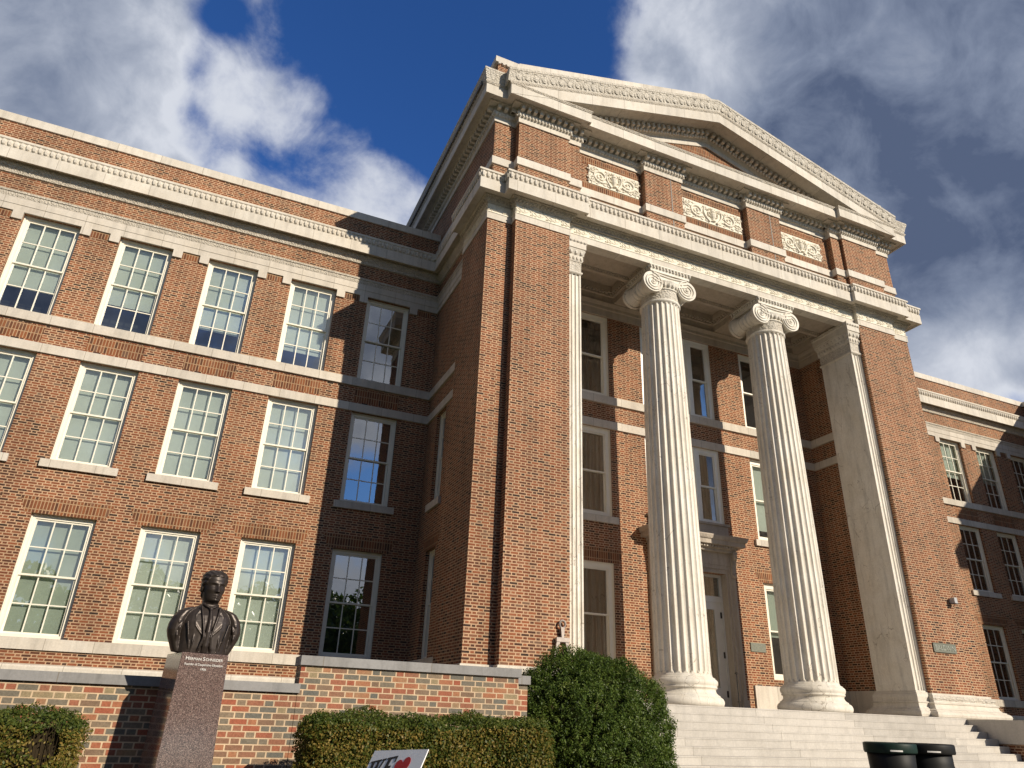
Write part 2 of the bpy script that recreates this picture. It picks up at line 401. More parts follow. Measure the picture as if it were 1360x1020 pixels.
def normals(path):
    ns = []
    for a, b in zip(path[:-1], path[1:]):
        d = Vector((b[0]-a[0], b[1]-a[1])).normalized(); ns.append(Vector((d.y, -d.x)))
    out = [ns[0]]
    for a, b in zip(ns[:-1], ns[1:]): out.append((a+b)/(1+a.dot(b)))
    out.append(ns[-1]); return out
def offset_path(path, o): return [(p[0]+m[0]*o, p[1]+m[1]*o) for p, m in zip(path, normals(path))]
def along(path, off, pitch):     # evenly spaced (x, y, tangent, normal) along an offset path
    pp = offset_path(path, off)
    for a, b in zip(pp[:-1], pp[1:]):
        d = Vector((b[0]-a[0], b[1]-a[1])); L = d.length
        if L < pitch*.6: continue
        d.normalize(); n = max(1, int(round(L/pitch)))
        for k in range(n):
            q = (k+.5)*L/n
            yield a[0]+d.x*q, a[1]+d.y*q, d, Vector((d.y, -d.x))
def eggs(mb, path, off, z0, z1, pitch, depth, w=.72, nu=6, nv=4):
    for x, y, d, n in along(path, off, pitch):
        rot = Matrix(((d.x, n.x, 0), (d.y, n.y, 0), (0, 0, 1)))
        mb.ell((x, y, (z0+z1)/2), (pitch*w/2, depth, (z1-z0)/2), nu, nv, rot)
def dentils(mb, path, off, z0, z1, pitch, depth, w=.6):
    for x, y, d, n in along(path, off, pitch):
        h = pitch*w/2
        p = [(x-d.x*h-n.x*.01, y-d.y*h-n.y*.01), (x+d.x*h-n.x*.01, y+d.y*h-n.y*.01)]
        q = [(a+n.x*(depth+.01), b+n.y*(depth+.01)) for a, b in p]
        bot = [q[0], q[1], p[1], p[0]]
        mb.hexa([(a, b, z0) for a, b in bot]+[(a, b, z1) for a, b in bot])
def leaves_band(mb, path, off0, off1, z0, z1, pitch):   # upright acanthus leaves standing on a cyma
    for i, (x, y, d, n) in enumerate(along(path, 0, pitch)):
        for k, (sx, ww) in enumerate(((0, .34), (-.5, .16))):
            cx, cyy = x+d.x*sx*pitch, y+d.y*sx*pitch
            rot = Matrix(((d.x, n.x, 0), (d.y, n.y, 0), (0, 0, 1)))
            o = (off0+off1)/2+.0
            mb.ell((cx+n.x*o, cyy+n.y*o, (z0+z1)/2), (pitch*ww, .028, (z1-z0)*.46), 8, 6, rot)
            mb.ell((cx+n.x*(off1), cyy+n.y*(off1), z1-.06), (pitch*ww*.7, .03, .04), 6, 4, rot)

def wall_holes(mb, u0, u1, z0, z1, holes, depth, T):
    """wall with rectangular openings; T(u, d, z) -> world; reveals go in by depth"""
    us = sorted({u0, u1, *[h[0] for h in holes], *[h[1] for h in holes]})
    zs = sorted({z0, z1, *[h[2] for h in holes], *[h[3] for h in holes]})
    for a, b in zip(us[:-1], us[1:]):
        for c, e in zip(zs[:-1], zs[1:]):
            mu, mz = (a+b)/2, (c+e)/2
            if any(h[0] < mu < h[1] and h[2] < mz < h[3] for h in holes): continue
            mb.add([T(a, 0, c), T(b, 0, c), T(b, 0, e), T(a, 0, e)], [(0, 1, 2, 3)])
    for (a, b, c, e) in holes:
        mb.add([T(a,0,c),T(a,depth,c),T(a,depth,e),T(a,0,e)], [(0,1,2,3)])
        mb.add([T(b,0,c),T(b,0,e),T(b,depth,e),T(b,depth,c)], [(0,1,2,3)])
        mb.add([T(a,0,c),T(b,0,c),T(b,depth,c),T(a,depth,c)], [(0,1,2,3)])
        mb.add([T(a,0,e),T(a,depth,e),T(b,depth,e),T(b,0,e)], [(0,1,2,3)])

def tbox(mb, T, a, b, d0, d1, z0, z1):
    mb.hexa([T(a,d0,z0),T(b,d0,z0),T(b,d1,z0),T(a,d1,z0),T(a,d0,z1),T(b,d0,z1),T(b,d1,z1),T(a,d1,z1)])

random.seed(5)
# ------------------------------------------------------------------ the building
bld = bpy.data.objects.new('university_building', None); col.objects.link(bld); bld.location = (0, 0, 0)
tag(bld, 'red brick university building with white columned portico and carved stone pediment', 'building')
YW, YP = 5.44, 2.948
C, A_, B_, S_ = 5.863, 7.635, 8.41, .29
XL, YLF = -8.18, 2.35
WTZ = .335
WX0, PIT, WW = -18.215, 2.514, 1.471
ROWS = {3: (9.27, 12.31), 2: (5.25, 8.14), 1: (.93, 3.86)}
def TW(y): return lambda u, d, z: (u, y+d, z)
def TXm(x): return lambda u, d, z: (x+d, -u, z)      # wall facing -x; u = -y
def TXp(x): return lambda u, d, z: (x-d, u, z)       # wall facing +x

def window(T, u0, u1, z0, z1, lites=(3, 2), blind=('shade', 0.0), cas=.105, setb=.15, matf=None, sill=None, lintel=False, brk=None):
    """double-hung sash window set in a wall opening"""
    mf = matf or paint
    f = MB()
    d0, d1 = setb, setb+.16
    for (a, b, c, e) in ((u0, u0+cas, z0, z1), (u1-cas, u1, z0, z1), (u0+cas, u1-cas, z1-cas, z1), (u0+cas, u1-cas, z0, z0+cas*.8)):
        tbox(f, T, a, b, d0, d1, c, e)
    # thin outer moulding standing proud of the casing
    for (a, b, c, e) in ((u0, u0+.035, z0, z1), (u1-.035, u1, z0, z1), (u0+.035, u1-.035, z1-.035, z1)):
        tbox(f, T, a, b, d0-.035, d0+.003, c, e)
    w = f.build('window', mf, bld)
    iu0, iu1, iz0, iz1 = u0+cas, u1-cas, z0+cas*.8, z1-cas
    zm = (iz0+iz1)/2
    st = .048
    gl_ = MB()
    for k, (a, b, dd) in enumerate(((iz0, zm+.02, d0+.075), (zm-.02, iz1, d0+.03))):
        s_ = MB(); e = dd+.045
        tbox(s_, T, iu0, iu0+st, dd, e, a, b); tbox(s_, T, iu1-st, iu1, dd, e, a, b)
        tbox(s_, T, iu0+st, iu1-st, dd, e, a, a+st*.95); tbox(s_, T, iu0+st, iu1-st, dd, e, b-st*.95, b)
        gu0, gu1, gz0, gz1 = iu0+st, iu1-st, a+st, b-st
        nx, nz = lites
        for i in range(1, nx):
            x = gu0+(gu1-gu0)*i/nx; tbox(s_, T, x-.014, x+.014, dd+.004, e-.004, gz0-.004, gz1+.004)
        for j in range(1, nz):
            z = gz0+(gz1-gz0)*j/nz; tbox(s_, T, gu0-.004, gu1+.004, dd+.006, e-.006, z-.014, z+.014)
        s_.build('sash', mf, w)
        tilt = random.uniform(-.004, .004); t2 = random.uniform(-.004, .004)
        gl_.add([T(gu0, dd+.02+tilt, gz0), T(gu1, dd+.02-tilt, gz0), T(gu1, dd+.02-tilt+t2, gz1), T(gu0, dd+.02+tilt+t2, gz1)], [(0, 1, 2, 3)])
    gl_.build('pane', glass, w)
    kind, low = blind
    if kind in ('shade', 'grey'):
        b_ = MB(); zb = iz0+(iz1-iz0)*low
        tbox(b_, T, iu0+.01, iu1-.01, d1+.03, d1+.036, zb, iz1)
        if low > 0: tbox(b_, T, iu0+.01, iu1-.01, d1+.02, d1+.045, zb-.035, zb)
        b_.build('blind', shade if kind == 'shade' else shadeg, w)
    if kind == 'curtain':
        b_ = MB(); n = 46
        for i in range(n):
            ua, ub = iu0+(iu1-iu0)*i/n, iu0+(iu1-iu0)*(i+1)/n
            da, db = d1+.10+.03*math.sin(i*1.25), d1+.10+.03*math.sin((i+1)*1.25)
            b_.add([T(ua, da, iz0), T(ub, db, iz0), T(ub, db, iz1), T(ua, da, iz1)], [(0, 1, 2, 3)])
        b_.build('curtain', curtain, w)
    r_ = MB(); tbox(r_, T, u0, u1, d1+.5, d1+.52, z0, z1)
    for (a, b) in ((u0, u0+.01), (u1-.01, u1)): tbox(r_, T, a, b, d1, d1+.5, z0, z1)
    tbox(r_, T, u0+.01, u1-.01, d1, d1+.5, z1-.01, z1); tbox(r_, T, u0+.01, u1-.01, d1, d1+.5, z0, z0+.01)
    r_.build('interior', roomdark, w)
    if sill:
        s_ = MB(); tbox(s_, T, u0-.17, u1+.17, -.085, setb+.02, z0-.21, z0-.002); s_.build('sill', bandst, w)
    if lintel:
        l_ = MB(); tb = .17
        p = [T(u0-.16, -.004, z1+.001), T(u1+.16, -.004, z1+.001), T(u1+.34, -.004, z1+.40), T(u0-.34, -.004, z1+.40)]
        q = [T(u0-.16, .05, z1+.001), T(u1+.16, .05, z1+.001), T(u1+.34, .05, z1+.40), T(u0-.34, .05, z1+.40)]
        l_.add(p+q, [(0, 1, 2, 3), (0, 4, 5, 1), (3, 2, 6, 7), (0, 3, 7, 4), (1, 5, 6, 2)])
        l_.build('lintel', soldier, w)
    return w

def wing(sign):
    """one long side wing; sign -1 left, +1 right"""
    cols = range(-2, 4)
    def ux(i):
        x = WX0+i*PIT
        return (x, x+WW) if sign < 0 else (-x-WW, -x)
    xa, xb = (-26.0, XL) if sign < 0 else (-XL, 30.0)
    holes = [(*ux(i), *ROWS[r]) for i in cols for r in ROWS]
    w = MB(); wall_holes(w, xa, xb, -2.2, 15.34, holes, .30, TW(YW)); w.build('wing_wall', brick, bld)
    for i in cols:
        for r in ROWS:
            bl = ('shade', 0.0)
            if sign < 0:
                if r == 3: bl = {-2: ('shade', .1), -1: ('shade', .27), 0: ('shade', .30), 1: ('shade', .24), 2: ('shade', .20), 3: ('none', 0)}[i]
                elif i == 3: bl = ('none', 0) if r == 1 else ('grey', .5) if r == 9 else ('none', 0)
                elif r == 1 and i == 0: bl = ('grey', 0.0)
            else:
                bl = {(3, 0): ('shade', .42), (3, -1): ('shade', .45)}.get((r, i), ('none', 0))
            window(TW(YW), *ux(i), *ROWS[r], blind=bl, sill=(r == 2), lintel=(r == 1))
    pth = [(xa, YW), (XL, YW), (XL, YLF)] if sign < 0 else [(-XL, YLF), (-XL, YW), (xb, YW)]
    def band(z0, z1, o, name='string_course', mat=bandst):
        MB().sweep([(0, z0), (o, z0), (o, z1), (0, z1+.012)], pth).build(name, mat, bld)
    band(8.142, 8.406, .055); band(8.996, 9.268, .075)
    MB().sweep([(0, .67), (.06, .67), (.06, .925), (0, .935)], pth).build('sill_course', bandst, bld)
    MB().sweep([(0, .02), (.20, .02), (.20, WTZ-.04), (.17, WTZ), (0, WTZ+.03)], pth).build('water_table', lime, bld)
    # window-head architrave with a carved strip
    MB().sweep([(0, 12.31), (.05, 12.31), (.05, 12.51), (.065, 12.515), (.065, 12.74), (0, 12.74)], pth).build('architrave', bandst, bld)
    MB().sweep([(0, 12.741), (.07, 12.741), (.085, 12.78), (.095, 12.87), (.12, 12.875), (.12, 12.935), (0, 12.95)], pth).build('carved_moulding', limef, bld)
    # stone blocks and upright bricks beside the top windows, and the panels between the bands
    for i in cols:
        a, b = ux(i)
        for (p, q) in ((a-.27, a-.003), (b+.003, b+.27)): MB().box(p, q, YW-.06, YW+.1, 12.06, 12.308).build('corner_block', bandst, bld)
        nxt = b+.272
        MB().box(nxt, min(nxt+PIT-WW-.544, xb-.01), YW-.004, YW+.05, 12.08, 12.307).build('soldier_course', soldier, bld)
        MB().box(a+.02, b-.02, YW-.004, YW+.05, 8.47, 8.93).build('brick_panel', soldier, bld)
    # parapet coping
    px_ = [(xa, YW), (XL if sign < 0 else xb, YW)] if sign < 0 else [(-XL, YW), (xb, YW)]
    MB().sweep([(0, 15.34), (.05, 15.34), (.05, 15.62), (0, 15.65), (-.45, 15.65), (-.45, 15.34)], px_).build('parapet_coping', lime, bld)
    MB().box(min(xa, xb), max(xa, xb), YW+.32, YW+9, 15.0, 15.1).build('roof', roofm, bld)
wing(-1); wing(1)
# end pavilion of the right wing, projecting towards the street (casts the shade on that wing)
MB().box(24.0, 33.0, -7.9, YW-.01, -2.2, 15.34).build('end_pavilion', brick, bld)
MB().sweep([(0, 13.43), (.44, 13.43), (.44, 13.87), (.5, 14.17), (0, 14.3)], [(24.0, YW), (24.0, -7.9), (33, -7.9)]).build('cornice', lime, bld)
MB().sweep([(0, 15.34), (.05, 15.34), (.05, 15.57), (0, 15.60)], [(24.0, YW), (24.0, -7.9), (33, -7.9)]).build('parapet_coping', lime, bld)
MB().box(24.02, 33.0, -7.88, YW, 15.345, 15.5).build('roof', roofm, bld)

# link walls between wings and pavilion, each with two narrow windows
for sgn in (-1, 1):
    T = TXm(XL) if sgn < 0 else TXp(-XL)
    if sgn < 0: hl = [(-4.47, -3.60, *ROWS[2]), (-4.47, -3.60, *ROWS[1])]
    else: hl = [(3.60, 4.47, *ROWS[2]), (3.60, 4.47, *ROWS[1])]
    w = MB(); u0, u1 = (-YW, -YLF) if sgn < 0 else (YLF, YW)
    wall_holes(w, u0, u1, -2.2, 15.3, hl, .3, T); w.build('link_wall', brick, bld)
    for h, sl_ in zip(hl, (True, False)): window(T, *h, lites=(2, 2), blind=('none', 0), sill=sl_, lintel=not sl_, cas=.09)

SR_ = .157
def mir(path):      # the right-hand corner strip stands a little further forward and out than the left one
    wid = {-8.41: 8.49, -8.34: 8.414}
    return [(wid.get(x, -x), SR_ if y == S_ else y) for x, y in reversed(path)]
# piers
PL = [(XL, YLF), (-B_, YLF), (-B_, S_), (-A_, S_), (-A_, 0), (-C, 0), (-C, YP)]
for p in (PL, mir(PL)):
    MB().sweep([(0, -2.2), (0, 12.80)], p, caps=False).build('pier', brick, bld)
    bp = p[1:] if p is PL else p[:-1]
    # moulded base round the pier (stops where the pilaster base begins)
    bp = [q for q in bp]
    if p is PL: bp = bp[:-1]+[(-C, .14)]
    else: bp = [(C, .14)]+bp[1:]
    bprof = [(0, -.02), (.30, -.02), (.345, .02), (.36, .075), (.345, .13), (.30, .165), (.27, .175), (.27, .195), (.20, .22), (.155, .27), (.14, .33), (.14, .345),
             (.165, .36), (.165, .385), (.11, .40), (.10, .44)]
    MB().sweep(bprof+[(.10, .441), (0, .441)], bp).build('base_moulding', limeplain, bld)
    MB().sweep([(0, .442), (.095, .442), (.115, .50), (.105, .565), (.085, .585), (0, .585)], bp).build('carved_base_band', limec, bld)
    MB().sweep([(0, .586), (.05, .586), (.045, .635), (0, .645)], bp).build('base_fillet', limeplain, bld)

# lower entablature ------------------------------------------------
CEN = [(-C, 0), (-C, .14), (C, .14), (C, 0)]
EP = [(-B_, YLF), (-B_, S_), (-A_, S_), (-A_, 0)]+CEN+[(A_, 0), (A_, SR_), (8.49, SR_), (8.49, YLF)]
MB().sweep([(-.3, 12.80), (.03, 12.80), (.03, 13.02), (-.02, 13.021)], EP).build('architrave', lime, bld)
fz = MB().sweep([(.0, 13.02), (.045, 13.022), (.045, 13.045), (.01, 13.06), (.01, 13.36), (.0, 13.36)], EP, caps=False)
for i, (x, y, d, n) in enumerate(along(EP, .012, .27)):
    up_ = 1 if i % 2 else -1; P3 = lambda a, z: (x+d.x*a, y+d.y*a, z)
    fz.tube([P3(.135*math.cos(k*.5)*(1-k/16)-.02, 13.205+up_*.095*math.sin(k*.5)*(1-k/16)) for k in range(14)], [.022-.0008*k for k in range(14)], 5)
    fz.tube([P3(-.135+.027*k, 13.205-up_*.075*math.cos(k*.31)) for k in range(11)], .018, 5)
    for (a, z, w) in ((-.10, 13.205+up_*.09, .035), (.11, 13.205-up_*.09, .035), (0, 13.205+up_*.125, .03)): fz.ell(P3(a, z), (w, w, .022), 6, 4)
fz.build('carved_frieze', relst, bld)
WPL = [(-26, YW), (XL, YW), (XL, YLF+.01)]; WPR = [(-XL, YLF+.01), (-XL, YW), (30, YW)]
e = MB().sweep([(0, 13.34), (.03, 13.345), (.06, 13.38), (.10, 13.45), (.15, 13.50), (.18, 13.525), (.18, 13.56), (0, 13.56)], EP)
eggs(e, EP, .10, 13.40, 13.52, .115, .05, .8, 5, 4); e.build('bed_moulding', limef, bld)
for pth_ in (WPL, WPR):
    MB().sweep([(0, 13.53), (.05, 13.54), (.07, 13.62), (.13, 13.70), (.18, 13.78), (.18, 13.86), (0, 13.86)], pth_).build('bed_moulding', limef, bld)
    MB().sweep([(0, 13.861), (.33, 13.861), (.33, 13.79), (.37, 13.79), (.37, 14.165), (.34, 14.18), (0, 14.18)], pth_).build('cornice', lime, bld)
    e = MB().sweep([(0, 14.181), (.345, 14.181), (.36, 14.205), (.355, 14.215), (.36, 14.28), (.375, 14.38), (.40, 14.40), (.41, 14.41), (.41, 14.475), (.38, 14.49), (0, 14.52)], pth_)
    eggs(e, pth_, .37, 14.185, 14.41, .155, .055, .88); e.build('crown_moulding', limeplain, bld)
MB().sweep([(0, 13.561), (.40, 13.561), (.40, 13.485), (.44, 13.485), (.44, 13.86), (.40, 13.875), (0, 13.875)], EP).build('cornice', lime, bld)
e = MB().sweep([(0, 13.876), (.415, 13.876), (.43, 13.90), (.425, 13.91), (.43, 13.98), (.45, 14.07), (.47, 14.085), (.49, 14.095), (.49, 14.16), (.46, 14.175), (0, 14.20)], EP)
eggs(e, EP, .44, 13.88, 14.11, .155, .055, .88); e.build('crown_moulding', limeplain, bld)

# attic storey --------------------------------------------------------
A2, B2, PAN, RES = 7.635, 8.34, .35, .12
half = [(-B2, 14.0), (-B2, S_), (-A2, S_), (-A2, 0), (-5.89, 0), (-5.89, RES), (-5.42, RES), (-5.42, PAN), (-2.92, PAN), (-2.92, RES), (-1.42, RES), (-1.42, PAN)]
AP = half+mir(half)
MB().sweep([(0, 14.0), (0, 16.6)], AP, caps=False).build('attic_wall', brick, bld)
MB().sweep([(0, 14.88), (.05, 14.88), (.05, 15.16), (0, 15.18)], AP).build('attic_band', lime, bld)
MB().sweep([(0, 16.59), (.04, 16.59), (.04, 16.77), (0, 16.77)], AP).build('attic_fascia', lime, bld)
e = MB().sweep([(0, 16.771), (.05, 16.771), (.09, 16.83), (.12, 16.90), (.12, 16.93), (0, 16.93)], AP)
eggs(e, AP, .09, 16.775, 16.91, .115, .05, .8, 6, 4); e.build('bed_moulding', limeplain, bld)
e = MB().sweep([(0, 16.931), (.09, 16.931), (.09, 17.12), (.30, 17.12), (.30, 17.17), (0, 17.17)], AP)
dentils(e, AP, .09, 16.945, 17.12, .215, .185, .5); e.build('dentil_band', limeplain, bld)
# thin vertical joints beside the attic strips
for x in (-1.86, 2.47): MB().box(x-.02, x+.02, RES-.006, RES+.02, 14.05, 16.585).build('expansion_joint', darkmet, bld)
# upper corona
c2 = [(-B2, 14.0), (-B2, S_), (-A2, S_), (-A2, 0), (-5.89, 0), (-5.89, .14)]
UP = c2+mir(c2)
MB().sweep([(0, 17.171), (.51, 17.171), (.51, 17.09), (.555, 17.09), (.555, 17.46), (0, 17.46)], UP).build('cornice', lime, bld)
MB().sweep([(0, 17.461), (.565, 17.461), (.60, 17.52), (.60, 17.545), (-.3, 17.56)], UP).build('carved_strip', limef, bld)
# eaves crown along the flank and across the narrow corner strip
cyp = [(0, 17.565), (.57, 17.565), (.575, 17.62), (.60, 17.70), (.625, 17.80), (.66, 17.90), (.665, 17.94), (.675, 17.945), (.675, 18.02), (.6, 18.04), (0, 18.04)]
fl = [(-B2, 14.0), (-B2, S_), (-A2-.3, S_)]
for p in (fl, mir(fl)):
    e = MB().sweep(cyp, p); leaves_band(e, p, .57, .63, 17.58, 17.93, .30); e.build('eaves_crown', limec, bld)
# gable: everything runs parallel to the rake
SL = 2.40/8.31
def zr(x): return 20.43-abs(x)*SL
def rake_build(prof, xe, name, mat, extra=None):
    """prof: (outward offset o from y=0, drop h below the cyma top line)"""
    xs = [-xe, 0, xe]; n = len(prof); vs = []; fs = []
    for x in xs:
        for (o, h) in prof: vs.append((x, -o, zr(x)-h))
    for i in range(2):
        for k in range(n-1): fs.append((i*n+k, (i+1)*n+k, (i+1)*n+k+1, i*n+k+1))
    fs += [tuple(range(n)), tuple(2*n+k for k in range(n-1, -1, -1))]
    return (extra or MB()).add(vs, fs).build(name, mat, bld)
def rake(prof, xe, name, mat): RK.append((prof, xe, name, mat))
RK = []
rake([(-.3, .50), (.59, .50), (.595, .44), (.61, .36), (.63, .26), (.655, .15), (.66, .105), (.675, .10), (.675, .0), (.5, -.02), (-.3, -.02)], 8.31, 'raking_crown', limec)
rake([(-.3, .60), (.57, .60), (.60, .545), (.60, .501), (-.3, .501)], 8.18, 'raking_strip', limef)
rake([(-.3, .90), (.52, .90), (.52, 1.0), (.565, 1.0), (.565, .601), (-.3, .601)], 8.18, 'raking_cornice', lime)
TY = .30
def tb(o): return o-TY
rake([(tb(-.2), 1.10), (tb(.10), 1.10), (tb(.10), .901), (tb(-.2), .901)], 7.0, 'raking_dentil_band', limeplain)
rake([(tb(-.2), 1.24), (tb(.05), 1.24), (tb(.12), 1.101), (tb(-.2), 1.101)], 6.0, 'raking_bed_moulding', limeplain)
rake([(tb(-.2), 1.46), (tb(.04), 1.46), (tb(.04), 1.241), (tb(-.2), 1.241)], 5.6, 'raking_fascia', lime)
e = MB(); e2_ = MB(); e3 = MB(); e4 = MB()
ang = math.atan(SL)
def rk(x0, x1, pitch):
    n = int((x1-x0)/pitch)
    for sg in (-1, 1):
        for k in range(n):
            x = x0+(k+.5)*pitch
            yield sg*x, Matrix.Rotation(sg*ang, 3, 'Y')
for x, rm in rk(.05, 6.6, .125):
    e.ell((x, TY-.20, zr(x)-1.17), (.05, .06, .075), 6, 4, rm)
for x, rm in rk(.05, 7.0, .215):
    p = [rm @ Vector(q) for q in ((-.055,-.06,-.09),(.055,-.06,-.09),(.055,.2,-.09),(-.055,.2,-.09),(-.055,-.06,.09),(.055,-.06,.09),(.055,.2,.09),(-.055,.2,.09))]
    e2_.hexa([(x+q.x, TY-.30+q.y, zr(x)-1.03+q.z) for q in p])
for x, rm in rk(.05, 8.25, .30):
    e3.ell((x, -.618, zr(x)-.27), (.11, .028, .17), 8, 6, rm); e3.ell((x, -.65, zr(x)-.14), (.08, .03, .04), 6, 4, rm)
    e3.ell((x+.15, -.605, zr(x+.15)-.33), (.04, .03, .12), 5, 4, rm)
for a in RK: rake_build(*a, extra={'raking_crown': e3, 'raking_dentil_band': e2_, 'raking_bed_moulding': e}.get(a[2]))
MB().prism([(-6.5, 17.3), (6.5, 17.3), (6.5, zr(6.5)-1.3), (0, zr(0)-1.3), (-6.5, zr(6.5)-1.3)], TY, TY+.2).build('tympanum', soldier, bld)
MB().box(-8.3, 8.3, TY+.21, TY+.3, 17.3, 17.6).build('ceiling', limeplain, bld)
# roof, and the coped brick upstand behind the raking crown
r_ = MB()
for sg in (-1, 1):
    x1 = sg*9.0; z1 = 20.35-9.0*SL
    pts = [(0, .0, 20.35), (x1, .0, z1), (x1, 14, z1), (0, 14, 20.35)]
    r_.hexa([(p[0], p[1], p[2]-.15) for p in pts]+pts)
r_.build('gable_roof', roofm, bld)
def up(x, dz): return 21.31-abs(x)*.287+dz
poly = [(-8.45, 18.0), (-7.7, 18.2), (0, 20.3), (7.7, 18.2), (8.45, 18.0), (8.45, 18.86), (7.74, 18.86), (0, up(0, -.24)), (-7.74, 18.86), (-8.45, 18.86)]
for sg in (-1, 1):
    a, b = sorted((sg*7.72, sg*8.45)); MB().box(a, b, .02, .5, 17.9, 18.86).build('upstand_block', brick, bld)
    u_ = MB()
    p = [(sg*7.7, 18.2), (0, 20.3), (0, up(0, .10)), (sg*7.7, 19.2)]
    u_.prism(p[::-1] if sg > 0 else p, 0.03, .55)
    a, b = sorted((sg*7.71, sg*8.55)); u_.box(a, b, -.02, .6, 18.861, 19.1)
    for k in range(5): x = sg*(7.82+.15*k); u_.box(x-.045, x+.045, -.045, .03, 18.78, 18.863)
    u_.build('upstand_coping', lime, bld)
# relief panels -------------------------------------------------------
def relief(x0, x1, z0, z1, y):
    b = MB(); b.box(x0, x1, y-.03, y+.03, z0, z1)
    W, H = x1-x0, z1-z0; cx, cz = (x0+x1)/2, (z0+z1)/2
    yy = y-.035
    def spiral(c, r0, turns, a0, sg, dirn, rad, leafy=True):
        pts = []; rr = []; n = int(20*turns)
        for i in range(n+1):
            q = i/n; a = a0+dirn*2*math.pi*turns*q; r = r0*(1-.88*q)
            pts.append((c[0]+sg*r*1.12*math.cos(a), yy-.005, c[1]+r*math.sin(a))); rr.append(rad*(1-.55*q))
            if leafy and i % 3 == 0 and q < .7:
                b.ell((c[0]+sg*(r+.05)*1.12*math.cos(a), yy, c[1]+(r+.045)*math.sin(a)), (.055, .03, .026), 6, 4, Matrix.Rotation(-sg*a+.6, 3, 'Y'))
        b.tube(pts, rr, 6); b.ell(pts[-1], (.05, .05, .05), 7, 5)
    for sg in (-1, 1):
        spiral((cx+sg*W*.27, cz+H*.02), H*.34, 1.9, -2.4, sg, 1, .050)
        spiral((cx+sg*W*.435, cz-H*.25), H*.17, 1.4, 2.2, sg, -1, .036)
        spiral((cx+sg*W*.44, cz+H*.27), H*.15, 1.3, -2.0, sg, 1, .034)
        spiral((cx+sg*W*.12, cz+H*.30), H*.12, 1.2, .5, sg, 1, .03, False)
        st = [(cx+sg*W*(.06+.07*q+.05*math.sin(q*3.1)), yy-.01, cz-H*.42+H*.80*q) for q in [i/10 for i in range(11)]]
        b.tube(st, [.055-.003*i for i in range(11)], 6)
        for k in range(5):
            q = k/4; b.ell((cx+sg*W*(.40-.28*q), yy, cz-H*(.36+.06*math.sin(q*9))), (.07, .03, .03), 6, 4, Matrix.Rotation(sg*(.5-q), 3, 'Y'))
            b.ell((cx+sg*W*(.38-.2*q), yy, cz+H*(.40-.03*k % 2)), (.06, .03, .028), 6, 4, Matrix.Rotation(-sg*(.5-q), 3, 'Y'))
    # central vase with a mask-like boss
    b.lathe([(.03, -.36*H), (.10, -.34*H), (.05, -.26*H), (.11, -.12*H), (.14, .02*H), (.10, .10*H), (.13, .14*H), (.13, .18*H), (.06, .2*H), (.09, .34*H), (.02, .40*H)], (cx, yy+.02, cz), 12)
    for sg in (-1, 1):
        b.tube([(cx+sg*.10, yy-.02, cz+.1*H), (cx+sg*.2, yy-.03, cz+.12*H), (cx+sg*.2, yy-.03, cz-.06*H), (cx+sg*.12, yy-.02, cz-.1*H)], .022, 6)
        for k in range(3): b.ell((cx+sg*(.08+.07*k), yy-.02, cz+H*(.34-.05*k)), (.05, .035, .022), 6, 4, Matrix.Rotation(-sg*.6, 3, 'Y'))
    o = b.build('relief_panel', relst, bld, False)
    f = MB()
    for (a, c, d, g_) in ((x0-.22, x1+.22, z1+.003, z1+.26), (x0-.22, x1+.22, z0-.26, z0-.003)): f.box(a, c, y-.012, y+.03, d, g_)
    f.build('panel_surround', soldier, o)
relief(-4.98, -3.06, 15.45, 16.22, PAN); relief(-1.26, 1.26, 15.45, 16.22, PAN); relief(3.06, 4.98, 15.45, 16.22, PAN)

# portico ---------------------------------------------------------------
pw = [(-4.35, -2.80), (2.83, 4.38)]
holes = [(*p, *ROWS[r]) for p in pw for r in ROWS]+[(-1.5, 1.5, *ROWS[3]), (-1.5, 1.5, 5.55, 8.14), (-1.30, 1.30, .0, 3.96)]
w = MB(); wall_holes(w, -C, C, -.02, 12.33, holes, .32, TW(YP)); w.build('portico_wall', brick, bld)
for k, p in enumerate(pw):
    for r in ROWS:
        bl = ('curtain', 0)
        if k == 1: bl = {3: ('none', 0), 2: ('shade', .12), 1: ('grey', .45)}[r]
        window(TW(YP), *p, *ROWS[r], lites=(1, 1), blind=bl, cas=.17, setb=.07 if k == 0 else .12, sill=(r == 2), lintel=(r == 1), matf=paint)
for (z0, z1) in (ROWS[3], (5.55, 8.14)):      # three-light windows over the door
    for (a, b, l) in ((-1.5, -.52, 0), (-.52+.001, .52-.001, 1), (.52, 1.5, 2)):
        window(TW(YP), a, b, z0, z1, lites=(1, 1), blind=('curtain', 0), cas=.16 if l != 1 else .06, setb=.07, matf=paintw)
for (z0, z1, o) in ((8.142, 8.406, .055), (8.996, 9.268, .075)):
    p3 = [(-C, 1.5), (-C, YP), (C, YP), (C, 1.5)]
    MB().sweep([(0, z0), (o, z0), (o, z1), (0, z1+.01)], [(-C, 1.5), (-C, YP), (C, YP), (C, 1.5)]).build('string_course', bandst, bld)
for sg in (-1, 1):
    pl = MB(); a, b = sorted((sg*2.0, sg*(C-.002))); pl.box(a, b, YP-.06, YP+.05, -.01, .73)
    a, b = sorted((sg*C, sg*(C-.06))); pl.box(a, b, 1.5, YP-.061, -.01, .73)
    pl.build('plinth_course', bandst, bld)
# crown of the portico wall
MB().sweep([(0, 12.30), (.06, 12.30), (.06, 12.55), (.11, 12.57), (.11, 12.68), (.2, 12.78), (.2, 12.86), (0, 12.86)], [(-C, 1.46), (-C, YP), (C, YP), (C, 1.46)]).build('wall_crown', ceilst, bld)
